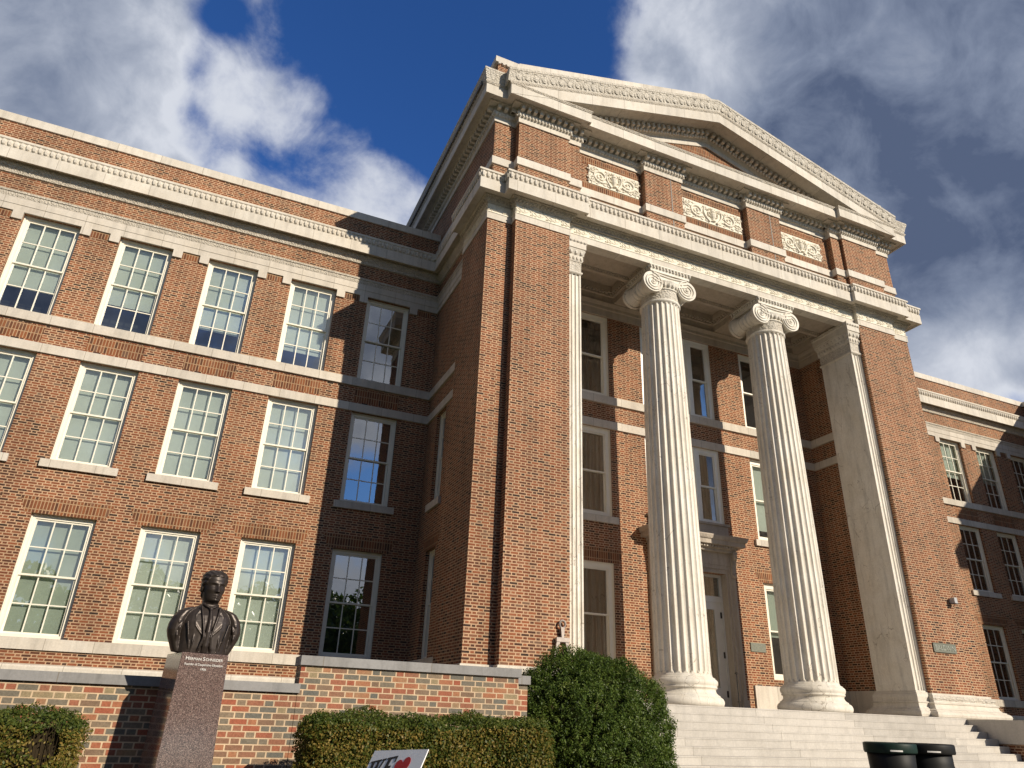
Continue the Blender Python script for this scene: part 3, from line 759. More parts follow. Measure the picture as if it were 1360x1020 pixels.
# coffered ceiling
cb = MB()
cb.box(-C, C, .06, YP+.02, 13.35, 13.42)
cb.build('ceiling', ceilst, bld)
b_ = MB()
b_.box(-C, C, .17, 1.40, 12.90, 13.35)          # architrave beam over the columns
b_.box(-C, C, .17, .27, 12.815, 12.899); b_.box(-C, C, 1.28, 1.40, 12.815, 12.899)
for (xa, xb) in ((-C+.01, -C+.5), (-2.95, -1.35), (1.35, 2.95), (C-.5, C-.01)): b_.box(xa, xb, .271, 1.279, 12.817, 12.899)
for x in (-2.153, 2.153): b_.box(x-.50, x+.50, 1.401, YP-.001, 12.82, 13.35)
for sg in (-1, 1): a, b = sorted((sg*(C-.45), sg*C)); b_.box(a, b, 1.401, YP-.001, 12.82, 13.35)
b_.box(-C+.45, C-.45, YP-.20, YP-.002, 12.83, 13.35)
b_.build('ceiling_beam', ceilst, bld)
e = MB()
for (xa, xb) in ((-C+.5, -2.95), (-1.35, 1.35), (2.95, C-.5)):
    for k in range(int((xb-xa-.1)/.10)):
        x = xa+.1+k*.10
        for y in (.31, 1.24): e.ell((x, y, 12.875), (.04, .045, .035), 6, 4)
    for k in range(8):
        for x in (xa+.04, xb-.04): e.ell((x, .42+k*.1, 12.875), (.045, .04, .035), 6, 4)
    for (a, b, c, d) in ((xa, xb, .271, .29), (xa, xb, 1.26, 1.279), (xa, xa+.02, .29, 1.26), (xb-.02, xb, .29, 1.26)): e.box(a, b, c, d, 12.83, 12.899)
for (xa, xb) in ((-C+.45, -2.653), (-1.653, 1.653), (2.653, C-.45)):
    ring = [(xa, 1.402), (xa, YP-.2), (xb, YP-.2), (xb, 1.402), (xa, 1.402)]
    # mouldings stepping up into the coffer
    for (o, z0, z1) in ((.10, 13.02, 13.10), (.20, 13.12, 13.34)):
        e.box(xa, xb, 1.402, 1.402+o, z0, z1); e.box(xa, xb, YP-.2-o, YP-.2, z0, z1)
        e.box(xa, xa+o, 1.402+o, YP-.2-o, z0, z1); e.box(xb-o, xb, 1.402+o, YP-.2-o, z0, z1)
    n = int((xb-xa-.3)/.13)
    for k in range(n):
        x = xa+.18+k*.13
        e.ell((x, 1.56, 13.08), (.05, .06, .05), 6, 4); e.ell((x, YP-.36, 13.08), (.05, .06, .05), 6, 4)
    for k in range(9):
        y = 1.6+k*.13
        e.ell((xa+.15, y, 13.08), (.06, .05, .05), 6, 4); e.ell((xb-.15, y, 13.08), (.06, .05, .05), 6, 4)
e.build('coffer_moulding', ceilst, bld)

# columns -----------------------------------------------------------------
YC = .79
def column(x):
    nF, per = 24, 10; N = nF*per
    vs = []; fs = []
    z0, z1 = .74, 11.62; H = 26
    zs = [z0, z0+.03, z0+.08, z0+.13, z0+.2]+[z0+.2+(z1-z0-.4)*i/H for i in range(1, H)]+[z1-.2, z1-.13, z1-.08, z1-.03, z1]
    for z in zs:
        q = (z-z0)/(z1-z0); r = .715-(.715-.60)*(q**1.5)
        for i in range(N):
            a = 2*math.pi*(i+.5)/N; t_ = (i % per+.5)/per
            w = abs(t_-.5)*2           # 0 in the groove middle, 1 at the arris
            g = max(0, 1-(w/.80)**2)**.5 if w < .80 else 0
            zend = min(z-z0-.02, z1-.02-z)
            # round ended flutes
            endk = 1.0
            if zend < .085:
                rr = max(0., 1-((.085-max(zend, 0))/.085)**2)**.5
                endk = 1.0 if w < .8*rr and zend > 0 else 0.0
            d = .052*g*endk*(r/.7)
            vs.append((x+(r-d)*math.cos(a), YC+(r-d)*math.sin(a), z))
    for j in range(len(zs)-1):
        for i in range(N):
            k = (i+1) % N; fs.append((j*N+i, j*N+k, (j+1)*N+k, (j+1)*N+i))
    shaft = MB().add(vs, fs).build('column', marble, bld, False)
    base = [(.90, 0), (.955, .02), (.976, .08), (.976, .13), (.95, .19), (.90, .225), (.885, .23), (.885, .255), (.84, .28), (.80, .32), (.785, .37), (.79, .40), (.82, .42), (.83, .43), (.83, .455),
            (.815, .465), (.845, .50), (.855, .55), (.845, .60), (.81, .635), (.79, .64), (.79, .665), (.755, .675), (.73, .70), (.718, .75)]
    MB().lathe([(r, h) for r, h in base], (x, YC, 0), 64).build('column_base', marble, shaft, True)
    c = MB()
    c.lathe([(.60, 11.60), (.625, 11.61), (.645, 11.64), (.645, 11.68), (.62, 11.705), (.60, 11.71), (.598, 11.72)], (x, YC, 0), 64)
    c.lathe([(.62, 12.03), (.655, 12.05), (.655, 12.08), (.63, 12.10), (.70, 12.20), (.735, 12.30), (.70, 12.36), (.4, 12.36)], (x, YC, 0), 64)
    for k in range(28):
        a = 2*math.pi*(k+.5)/28
        rot = Matrix.Rotation(a, 3, 'Z')
        c.ell((x+.68*math.cos(a), YC+.68*math.sin(a), 12.20), (.055, .055, .10), 6, 5, rot)
    VX, VZ, VR, VY = .635, 12.20, .36, .62
    for sg in (-1, 1):
        # bolster: a spool lying front to back, waisted in the middle
        prof = []
        for i in range(15):
            q = -1+2*i/14
            prof.append((VR*(.66+.34*abs(q)**2.2) if abs(q) < .98 else VR, q*(VY-.03)))
        c.lathe(prof, (x+sg*VX, YC, VZ), 28, 'y')
        for q in (-.25, -.08, .08, .25):
            c.lathe([(VR*.66, q-.05), (VR*.76, q-.02), (VR*.76, q+.02), (VR*.66, q+.05)], (x+sg*VX, YC, VZ), 28, 'y')
        for fy, dirn in ((YC-VY, -1), (YC+VY, 1)):
            c.lathe([(VR, -.05), (VR, .05)] if dirn > 0 else [(VR, -.05), (VR, .05)], (x+sg*VX, fy-dirn*.045, VZ), 40, 'y')
            pts = []; rr = []
            n = 80
            for i in range(n+1):
                q = i/n; a = math.pi/2+sg*q*2*math.pi*2.75
                r = (VR-.028)*(1-q)**.92+.055*q
                pts.append((x+sg*VX+r*math.cos(a), fy+dirn*.012, VZ+r*math.sin(a))); rr.append(.034*(1-.40*q))
            c.tube(pts, rr, 6)
            c.ell((x+sg*VX, fy+dirn*.01, VZ), (.055, .045, .055), 10, 6)
    # canalis joining the volutes, sagging in the middle, front and back
    for fy, dirn in ((YC-VY, -1), (YC+VY, 1)):
        for (zo, rad, sag) in ((.330, .034, .05), (.215, .028, .10), (.10, .034, .11)):
            pts = [(x-VX+2*VX*i/14, fy+dirn*.012, VZ+zo-sag*math.sin(math.pi*i/14)) for i in range(15)]
            c.tube(pts, rad, 6)
        poly = [(x-VX+2*VX*i/10, VZ+.08-.11*math.sin(math.pi*i/10)) for i in range(11)]
        poly += [(x+VX-2*VX*i/10, VZ+.35-.05*math.sin(math.pi*i/10)) for i in range(11)]
        ya, yb = sorted((fy, fy-dirn*.14))
        c.prism(poly, ya, yb)
    c.box(x-VX, x+VX, YC-VY+.08, YC+VY-.08, 12.36, 12.56)
    # abacus with its row of leaf tips
    c.box(x-.74, x+.74, YC-.66, YC+.66, 12.565, 12.66)
    c.box(x-.80, x+.80, YC-.72, YC+.72, 12.76, 12.80)
    for k in range(13):
        q = -.78+1.56*k/12
        for yy in (YC-.69, YC+.69): c.ell((x+q*.95, yy, 12.71), (.046, .045, .05), 6, 4)
    for k in range(11):
        q = -.64+1.28*k/10
        for xx in (x-.77, x+.77): c.ell((xx, YC+q, 12.71), (.045, .046, .05), 6, 4)
    c.box(x-.75, x+.75, YC-.67, YC+.67, 12.66, 12.76)
    c.build('capital', marble, shaft, False)
    nk = MB(); nk.lathe([(.598, 11.721), (.605, 11.75), (.612, 11.98), (.62, 12.029)], (x, YC, 0), 64, cap=False)
    nk.build('necking', limec, shaft, True)
column(-2.153); column(2.153)
# antae
def anta(sg):
    a, b = sorted((sg*(C-.455), sg*(C-.004)))
    yb = 1.50
    m_ = MB()
    # fluted narrow front face: plain margins and three flutes
    W = b-a; n = 40; pts = []
    for i in range(n+1):
        q = i/n; x = a+W*q; d = 0
        if .08 < q < .92:
            t_ = ((q-.08)/.84*3) % 1; ww = abs(t_-.5)*2
            if ww < .84: d = .042*math.sqrt(max(0, 1-(ww/.84)**2))
        pts.append((x, .14+d))
    vs = [(x, y, .68) for x, y in pts]+[(x, y, 11.62) for x, y in pts]
    m_.add(vs, [(i, i+1, i+n+2, i+n+1) for i in range(n)])
    inner = a if sg > 0 else b; outer = b if sg > 0 else a
    m_.add([(inner, .14, .68), (inner, yb, .68), (inner, yb, 11.62), (inner, .14, 11.62)], [(0, 1, 2, 3)])
    m_.add([(inner, yb, .68), (outer, yb, .68), (outer, yb, 11.62), (inner, yb, 11.62)], [(0, 1, 2, 3)])
    o = m_.build('pilaster', marble, bld)
    path = [(-C, .14), (-C+.455, .14), (-C+.455, yb), (-C, yb)]
    if sg > 0: path = [(C, yb), (C-.455, yb), (C-.455, .14), (C, .14)]
    MB().sweep([(-.05, 0), (.22, 0), (.255, .02), (.27, .08), (.255, .14), (.22, .17), (.19, .18), (.19, .20), (.13, .24), (.105, .29), (.10, .35), (.10, .365), (.125, .38), (.125, .405),
                (.085, .42), (.095, .48), (.10, .53), (.085, .60), (.05, .625), (.05, .65), (.015, .665), (.0, .70)], path).build('pilaster_base', limeplain, o)
    MB().sweep([(-.02, 11.60), (.02, 11.61), (.045, 11.64), (.045, 11.68), (.01, 11.71), (-.02, 11.71)], path).build('astragal', limeplain, o)
    MB().sweep([(-.02, 11.711), (.01, 11.711), (.015, 12.03), (-.02, 12.03)], path).build('necking', limec, o)
    k = MB()
    k.sweep([(-.02, 12.031), (.03, 12.031), (.05, 12.08), (.06, 12.20), (.045, 12.22), (.05, 12.26), (.09, 12.34), (.12, 12.42), (.10, 12.43), (.10, 12.46), (.13, 12.47), (.13, 12.66), (.16, 12.70), (.16, 12.80), (-.02, 12.80)], path)
    eggs(k, path, .05, 12.07, 12.20, .13, .045, .8, 6, 4); eggs(k, path, .075, 12.26, 12.42, .16, .05, .8, 6, 4); eggs(k, path, .14, 12.66, 12.74, .12, .045, .7, 6, 4)
    k.build('capital', limeplain, o, False)
anta(-1); anta(1)
# doorcase -----------------------------------------------------------------
dc = MB()
y0 = YP
for sg in (-1, 1):
    for (xi, xo, pr) in ((1.292, 1.37, .06), (1.37, 1.46, .10), (1.46, 1.60, .13)):
        a, b = sorted((sg*xi, sg*xo)); dc.box(a, b, y0-pr, y0+.30, 0.0, 3.96 if xi < 1.3 else 4.08 if xi < 1.4 else 4.60)
    a, b = sorted((sg*1.45, sg*1.605))
    for k in range(9):     # scrolled console under the cornice
        q = k/8; dc.box(a, b, y0-.15-.16*(q**1.5), y0-.10, 3.86+.7*q, 3.86+.7*(k+1)/8)
    dc.ell(((a+b)/2, y0-.22, 4.50), (.10, .12, .12), 10, 6); dc.ell(((a+b)/2, y0-.16, 3.90), (.09, .07, .08), 10, 6)
    a, b = sorted((sg*1.42, sg*1.66)); dc.box(a, b, y0-.16, y0, 0, .30)
    a, b = sorted((sg*1.505, sg*1.555)); dc.box(a, b, y0-.145, y0-.12, .40, 3.80)
dc.box(-1.37, 1.37, y0-.06, y0+.30, 3.961, 4.08); dc.box(-1.46, 1.46, y0-.10, y0, 4.081, 4.20); dc.box(-1.459, 1.459, y0-.115, y0, 4.201, 4.60)
dc.sweep([(0, 4.601), (.18, 4.601), (.18, 4.68), (.22, 4.69), (.22, 4.76), (.40, 4.77), (.40, 4.90), (.44, 4.92), (.48, 5.02), (.48, 5.06), (0, 5.10)],
         [(-1.42, y0), (-1.42, y0-.08), (1.42, y0-.08), (1.42, y0)])
dentils(dc, [(-1.42, y0-.08), (1.42, y0-.08)], .215, 4.69, 4.76, .11, .10, .55)
eggs(dc, [(-1.42, y0-.08), (1.42, y0-.08)], .44, 4.93, 5.02, .12, .03, .8)
dc.box(-1.52, 1.52, y0-.09, y0, 5.101, 5.48); dc.box(-1.58, 1.58, y0-.14, y0, 5.481, 5.55)
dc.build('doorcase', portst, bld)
df = MB(); yd = y0+.22
for (a, b, c, e_) in ((-1.30, -1.22, 0, 3.96), (1.22, 1.30, 0, 3.96), (-1.22, 1.22, 3.88, 3.96), (-1.22, 1.22, 3.10, 3.28)): df.box(a, b, yd, yd+.1, c, e_)
for x in (-.42, .42): df.box(x-.03, x+.03, yd+.01, yd+.09, 3.28, 3.88)
fr_ = df.build('door_frame', doorpaint, bld)
MB().box(-1.22, 1.22, yd+.05, yd+.055, 3.28, 3.88).build('transom_light', glass, fr_)
for sg in (-1, 1):
    d_ = MB(); a, b = sorted((sg*.005, sg*1.219)); yd2 = yd+.03
    d_.box(a, a+.16, yd2, yd2+.06, .02, 3.099); d_.box(b-.26 if sg > 0 else b-.16, b, yd2, yd2+.06, .02, 3.099)
    ia, ib = a+.16, (b-.26 if sg > 0 else b-.16)
    if sg < 0: d_ = MB(); d_.box(a, a+.26, yd2, yd2+.06, .02, 3.099); d_.box(b-.16, b, yd2, yd2+.06, .02, 3.099); ia, ib = a+.26, b-.16
    d_.box(ia, ib, yd2, yd2+.06, .02, .62); d_.box(ia, ib, yd2, yd2+.06, 2.88, 3.099)
    d = d_.build('door', doorpaint, bld)
    MB().box(ia, ib, yd2+.03, yd2+.035, .62, 2.88).build('pane', glass, d)
    for z in (.45, 1.55, 2.72):
        xx = sg*1.20; p, q = sorted((xx-.03, xx+.03)); MB().box(p, q, yd2-.025, yd2, z-.09, z+.09).build('hinge', darkmet, d)
    MB().tube([(sg*.10, yd2-.06, 1.0), (sg*.10, yd2-.06, 1.5)], .018).build('handle', darkmet, d)
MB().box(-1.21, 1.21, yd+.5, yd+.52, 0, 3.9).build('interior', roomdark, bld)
MB().box(-30, 32, YW+9, YW+9.2, -2.2, 15.3).build('rear_wall', brick, bld)

# ------------------------------------------------------------------ steps
stp = MB()
X1, Y0, TR, RI = 6.45, -.47, .262, .165
NST = 11
for k in range(NST):
    yb = YP+.3 if k == 0 else Y0-TR*(k-1)-.02
    z1 = -RI*k
    stp.box(-X1, X1, Y0-TR*k+.006, yb, z1-RI-.012, z1-.03)
    stp.box(-X1, X1, Y0-TR*k-.002, yb, z1-.03, z1-.004*(k > 0))
st_o = stp.build('stone_steps', stepst)
tag(st_o, 'broad flight of pale granite steps leading up to the columned portico', 'steps')
for sg in (-1, 1):
    a, b = sorted((sg*(X1+.003), sg*8.35))
    ch = MB().box(a+.03, b-.03, -2.2, .5, -2.0, -.601).build('cheek_wall', brick, st_o)
    MB().box(a, b, -2.25, .6, -.60, -.022).build('cap', stepst, ch)

# ------------------------------------------------------------------ low garden walls
YL = -4.9
lw = MB(); lw.box(-30, -12.585, YL, YL+.38, -2.1, -.21)
lwo = lw.build('low_brick_wall', wallbrick)
tag(lwo, 'low multicoloured brick wall with thin grey coping behind the bronze bust', 'wall')
MB().box(-30, -12.56, YL-.05, YL+.45, -.209, -.095).build('coping', coping, lwo)
hw = MB(); hw.box(-12.58, -9.35, YL-.004, YL+.42, -2.1, .14)
hwo = hw.build('brick_wall_block', wallbrick)
tag(hwo, 'taller multicoloured brick wall block with thick grey coping behind the long hedge', 'wall')
MB().box(-12.60, -9.32, YL-.05, YL+.48, .141, .262).build('coping', coping, hwo)
rw = MB(); rw.box(-9.349, -9.08, YL+.25, YL+.6, -2.1, .06)
rwo = rw.build('low_brick_wall', wallbrick)
tag(rwo, 'short lower stretch of brick wall half hidden by the round evergreen bush', 'wall')
MB().box(-9.31, -9.05, YL+.2, YL+.65, .061, .185).build('coping', coping, rwo)

# ------------------------------------------------------------------ pedestal and bust
PY = -5.85; PX = -13.84
PT = Matrix.Translation((PX, PY, 0)) @ Matrix.Rotation(R(14), 4, 'Z') @ Matrix.Translation((-PX, -PY, 0))
def pedestal():
    zt, zb = .152, -2.1
    def ring(z):
        q = (zt-z)/(zt-zb); hw_ = .268+.07*q; y0 = PY-.07*q; y1 = PY+.66+.05*q
        return [(PX-hw_, y0, z), (PX+hw_, y0, z), (PX+hw_, y1, z), (PX-hw_, y1, z)]
    return MB().hexa([tuple(PT @ Vector(p)) for p in ring(zb)+ring(zt)]).build('granite_pedestal', granite)
ped = pedestal()
bv = ped.modifiers.new('bevel', 'BEVEL'); bv.width = .006; bv.segments = 2
tag(ped, 'tall tapering speckled brown granite pedestal carved with white lettering under the bust', 'pedestal')
def textmesh(s, size, mat, name, parent, M, ext=.002, shear=0.0, align='CENTER', sx=1.0):
    cu = bpy.data.curves.new(name, 'FONT'); cu.body = s; cu.size = size; cu.extrude = ext; cu.align_x = align; cu.shear = shear; cu.resolution_u = 3
    o = bpy.data.objects.new(name, cu); col.objects.link(o)
    dg = bpy.context.evaluated_depsgraph_get(); dg.update()
    me = bpy.data.meshes.new_from_object(o.evaluated_get(dg)); bpy.data.objects.remove(o)
    me.transform(Matrix.Diagonal((sx, 1, 1, 1))); me.transform(M); me.materials.clear(); me.materials.append(mat)
    o = bpy.data.objects.new(name, me); col.objects.link(o); o.parent = parent
    return o
def facing(x, y, z, tiltx=0.0):   # text plane facing -y
    m = Matrix.Translation((x, y, z)) @ Matrix.Rotation(R(90)+tiltx, 4, 'X')
    return PT @ m if abs(y-PY) < .1 else m
ty = PY-.004
lt = MB()
def word(parts, xc, z, y):
    """small capitals: (text, size) runs set side by side"""
    runs = []
    for s, size in parts:
        o = textmesh(s, size, lettersw, 'lettering', ped, Matrix.Identity(4), .0015, 0, 'LEFT')
        xs = [v.co.x for v in o.data.vertices] or [0, size*.2]
        runs.append((o, max(xs)-min(0, min(xs))+size*.10))
    W = sum(r[1] for r in runs); x = xc-W/2
    for o, w in runs:
        o.data.transform(facing(x, y, z)); x += w
word([('H', .058), ('ERMAN', .042)], PX-.128, .072, ty-.003); word([('S', .058), ('CHNEIDER', .042)], PX+.095, .072, ty-.003)
textmesh('Founder of Cooperative Education', .038, lettersw, 'lettering', ped, facing(PX-.0, ty-.005, .015), .0015, sx=.82)
textmesh('1906', .036, lettersw, 'lettering', ped, facing(PX, ty-.007, -.035), .0015)

def bust():
    m = MB(); hd = MB()
    # torso cross-sections: z, half width, half depth, y shift
    secs = [(-.01, .195, .11, 0), (.03, .196, .115, 0), (.10, .200, .118, 0), (.18, .205, .122, 0), (.25, .200, .120, .0), (.30, .190, .108, .005), (.335, .180, .092, .012), (.365, .130, .078, .018), (.39, .080, .068, .02), (.41, .062, .060, .018), (.425, .055, .052, .015)]
    n = 28; vs = []; fs = []
    for (z, a, b, ys) in secs:
        for i in range(n):
            th = 2*math.pi*i/n; c, s = math.cos(th), math.sin(th); p = 2/2.5
            vs.append((a*math.copysign(abs(c)**p, c), ys+b*math.copysign(abs(s)**p, s), z))
    for j in range(len(secs)-1):
        for i in range(n): fs.append((j*n+i, j*n+(i+1) % n, (j+1)*n+(i+1) % n, (j+1)*n+i))
    fs += [tuple(range(n-1, -1, -1)), tuple((len(secs)-1)*n+i for i in range(n))]
    m.add(vs, fs)
    for sg in (-1, 1):
        # sleeve, sloping out from the shoulder and cut off above the elbow
        asec = [(.366, .115, .036, .050), (.352, .150, .048, .064), (.33, .180, .053, .076), (.28, .212, .057, .085), (.22, .230, .058, .086), (.17, .237, .055, .082), (.12, .230, .050, .075), (.07, .214, .044, .068), (.02, .198, .038, .062), (-.005, .190, .034, .056)]
        vs = []; fs = []; n2 = 18
        for (z, xc, a, b) in asec:
            for i in range(n2):
                th = 2*math.pi*i/n2; vs.append((sg*xc+a*math.cos(th), .004+b*math.sin(th), z))
        for j in range(len(asec)-1):
            for i in range(n2): fs.append((j*n2+i, (j+1)*n2+i, (j+1)*n2+(i+1) % n2, j*n2+(i+1) % n2))
        fs += [tuple(range(n2)), tuple((len(asec)-1)*n2+i for i in range(n2-1, -1, -1))]
        m.add(vs, fs)
        for (xa_, za, xb_, zb) in ((.205, .30, .245, .16), (.19, .27, .235, .10), (.23, .20, .215, .05)):
            m.tube([(sg*xa_, -.058, za), (sg*(xa_*.5+xb_*.5), -.078, (za+zb)/2), (sg*xb_, -.048, zb)], [.005, .010, .005], 7)
        # lapel and jacket front edge
        m.hexa([(sg*.032, -.132, .12), (sg*.104, -.1215, .205), (sg*.104, -.10, .205), (sg*.032, -.11, .12),
                (sg*.070, -.073, .370), (sg*.112, -.0945, .300), (sg*.112, -.06, .300), (sg*.070, -.05, .370)][::1])
        m.tube([(sg*.076, -.075, .378), (sg*.060, -.115, .29), (sg*.042, -.138, .20), (sg*.028, -.142, .12), (sg*.045, -.125, .03), (sg*.052, -.10, -.005)], [.009, .009, .009, .010, .010, .009], 8)
        m.tube([(sg*.060, -.02, .402), (sg*.058, -.045, .395), (sg*.036, -.070, .380), (sg*.010, -.080, .366)], [.010, .010, .010, .008], 8)
        # cloth folds
        for (x0, x1, za, zb, r) in ((.165, .12, .24, .02, .006), (.10, .10, .15, .0, .0055)):
            m.tube([(sg*x0, -.105, za), (sg*(x0*.5+x1*.5), -.116, (za+zb)/2), (sg*x1, -.10, zb)], [.006, r, r*.8], 7)
    m.tube([(0, -.078, .362), (0, -.096, .335), (.004, -.120, .26), (.002, -.130, .16), (0, -.119, .05), (0, -.10, 0)], [.013, .011, .018, .023, .028, .026], 8)
    m.ell((0, -.084, .356), (.017, .012, .017), 8, 6)
    # head: lofted sections (z, half width, front, back), then face and hair pushed out of it
    tab = np.array([(.38, .058, .044, .060), (.415, .054, .046, .060), (.428, .052, .058, .062), (.442, .053, .084, .068), (.455, .057, .088, .074), (.475, .062, .088, .083), (.495, .066, .088, .090),
                    (.520, .070, .088, .097), (.548, .073, .087, .103), (.572, .076, .090, .107), (.598, .078, .090, .108), (.620, .075, .082, .104), (.638, .066, .066, .093), (.651, .050, .046, .074), (.659, .030, .024, .048), (.663, .006, .004, .012)])
    nz, nt = 96, 96; zs = np.concatenate([np.linspace(.38, .64, 66), np.linspace(.643, .663, nz-66)])
    vs = []; fs = []
    G = lambda d, w: math.exp(-(d/w)**2)
    for z in zs:
        w, f, b = (np.interp(z, tab[:, 0], tab[:, k]) for k in (1, 2, 3))
        for i in range(nt):
            th = 2*math.pi*i/nt; c, s_ = math.cos(th), math.sin(th)
            x = w*math.copysign(abs(c)**.88, c); y = (b if s_ > 0 else f)*math.copysign(abs(s_)**.94, s_)+.008
            if s_ < 0:
                ax = abs(x); o = 0
                nt_ = max(0, min(1, (.566-z)/.058)); nl = nt_ if z > .506 else max(0, 1-(.506-z)/.010)
                o += (.003+.024*nl)*G(x, .0085+.005*nl)*(1 if z < .572 else 0)+.006*G(ax-.012, .008)*G(z-.506, .008)
                o -= .013*G(ax-.029, .015)*G(z-.549, .011); o += .007*G(ax-.030, .010)*G(z-.547, .0065)
                o += .0065*G(ax-.028, .022)*G(z-.567, .0065); o += .004*G(ax-.046, .016)*G(z-.518, .016)
                o -= .004*G(ax-.036, .014)*G(z-.488, .018)
                o += .006*G(x, .017)*G(z-.4795, .0042)+.0065*G(x, .015)*G(z-.4665, .0042)-.004*G(x, .022)*G(z-.473, .0022)-.003*G(x, .018)*G(z-.457, .004)
                o += .005*G(x, .018)*G(z-.444, .009)
                y -= o
            # hair: front line high, sides over the ears, nape low, parted on one side
            ang_ = abs(math.atan2(x, -y)); line = .614 if ang_ < .75 else (.614-.06*min(1, (ang_-.75)/.35) if ang_ < 1.45 else .554-.10*min(1, (ang_-1.45)/.7))
            m_ = max(0, min(1, (z-line)/.006))
            if m_ > 0:
                q = .008*m_+.0025*m_*math.sin(x*150+z*190+1.5*math.sin(y*50)); part = G(x-.034, .004)*(1 if y < .03 else 0)*.005
                L = math.hypot(x, y) or 1e-6; k = (q-part)
                x += x/L*k; y += y/L*k; z2 = z+k*.7*max(0, (z-.60)/.06)
            else: z2 = z
            vs.append((x, y, z2))
    for j in range(nz-1):
        for i in range(nt): fs.append((j*nt+i, j*nt+(i+1) % nt, (j+1)*nt+(i+1) % nt, (j+1)*nt+i))
    fs += [tuple(range(nt-1, -1, -1)), tuple((nz-1)*nt+i for i in range(nt))]
    hd.add(vs, fs)
    for sg in (-1, 1):
        hd.ell((sg*.078, .022, .530), (.009, .019, .033), 12, 10, Matrix.Rotation(.2, 3, 'X') @ Matrix.Rotation(sg*.25, 3, 'Z'))
    rot = Matrix.Translation((0, .01, .408)) @ Matrix.Rotation(R(10), 4, 'Z') @ Matrix.Rotation(R(3), 4, 'X') @ Matrix.Translation((0, -.01, -.42))
    hd.v = [tuple(rot @ (Vector((0, 0, .425))+(Vector(p)-Vector((0, 0, .425)))*1.18)) for p in hd.v]
    m.add(hd.v, hd.f)
    o = m.build('bronze_bust', bronze)
    md = o.modifiers.new('r', 'REMESH'); md.mode = 'VOXEL'; md.voxel_size = .0038; md.use_smooth_shade = True
    ms = o.modifiers.new('s', 'SMOOTH'); ms.iterations = 2; ms.factor = .5
    dg = bpy.context.evaluated_depsgraph_get(); dg.update()
    me = bpy.data.meshes.new_from_object(o.evaluated_get(dg))
    o.modifiers.clear(); old = o.data; o.data = me; bpy.data.meshes.remove(old)
    me.materials.clear(); me.materials.append(bronze); me.shade_smooth()
    return o
bu = bust(); K = 1.40
bu.scale = (K*1.05, K*1.02, K); bu.location = PT @ Vector((PX, PY+.25, .155+.016)); bu.rotation_euler = (0, 0, R(11))
tag(bu, 'dark bronze bust of a man in suit and tie on the granite pedestal', 'bust')

# ------------------------------------------------------------------ foliage
def leaf_mesh(name, pts, nrm, size, mat, parent=None, asp=.55, spread=.8, mats=None, matidx=None):
    n = len(pts); rng = np.random.default_rng(abs(hash(name)) % 1000 if False else len(pts))
    d = nrm+rng.normal(0, spread, (n, 3)); d /= np.linalg.norm(d, axis=1)[:, None]
    a = rng.normal(0, 1, (n, 3)); a -= (a*d).sum(1)[:, None]*d; a /= np.linalg.norm(a, axis=1)[:, None]
    b = np.cross(d, a)
    s = size*rng.uniform(.6, 1.3, n)[:, None]
    tip = d*s*.25
    v = np.stack([pts-a*s*.5, pts+b*s*asp*.5+tip*.2, pts+a*s*.5+tip, pts-b*s*asp*.5+tip*.2], 1).reshape(-1, 3)
    me = bpy.data.meshes.new(name)
    me.vertices.add(4*n); me.vertices.foreach_set('co', v.astype(np.float32).ravel())
    me.loops.add(4*n); me.loops.foreach_set('vertex_index', np.arange(4*n, dtype=np.int32))
    me.polygons.add(n); me.polygons.foreach_set('loop_start', np.arange(0, 4*n, 4, dtype=np.int32))
    me.update(calc_edges=True)
    for m in (mats or [mat]): me.materials.append(m)
    if matidx is not None: me.polygons.foreach_set('material_index', matidx.astype(np.int32))
    o = bpy.data.objects.new(name, me); col.objects.link(o)
    if parent: o.parent = parent
    return o
def vnoise(p, f, seed):
    rng = np.random.default_rng(seed); out = np.zeros(len(p))
    for k in range(7):
        w = rng.normal(0, f, 3); out += np.sin(p @ w+rng.uniform(0, 6.28))
    return out/2.6
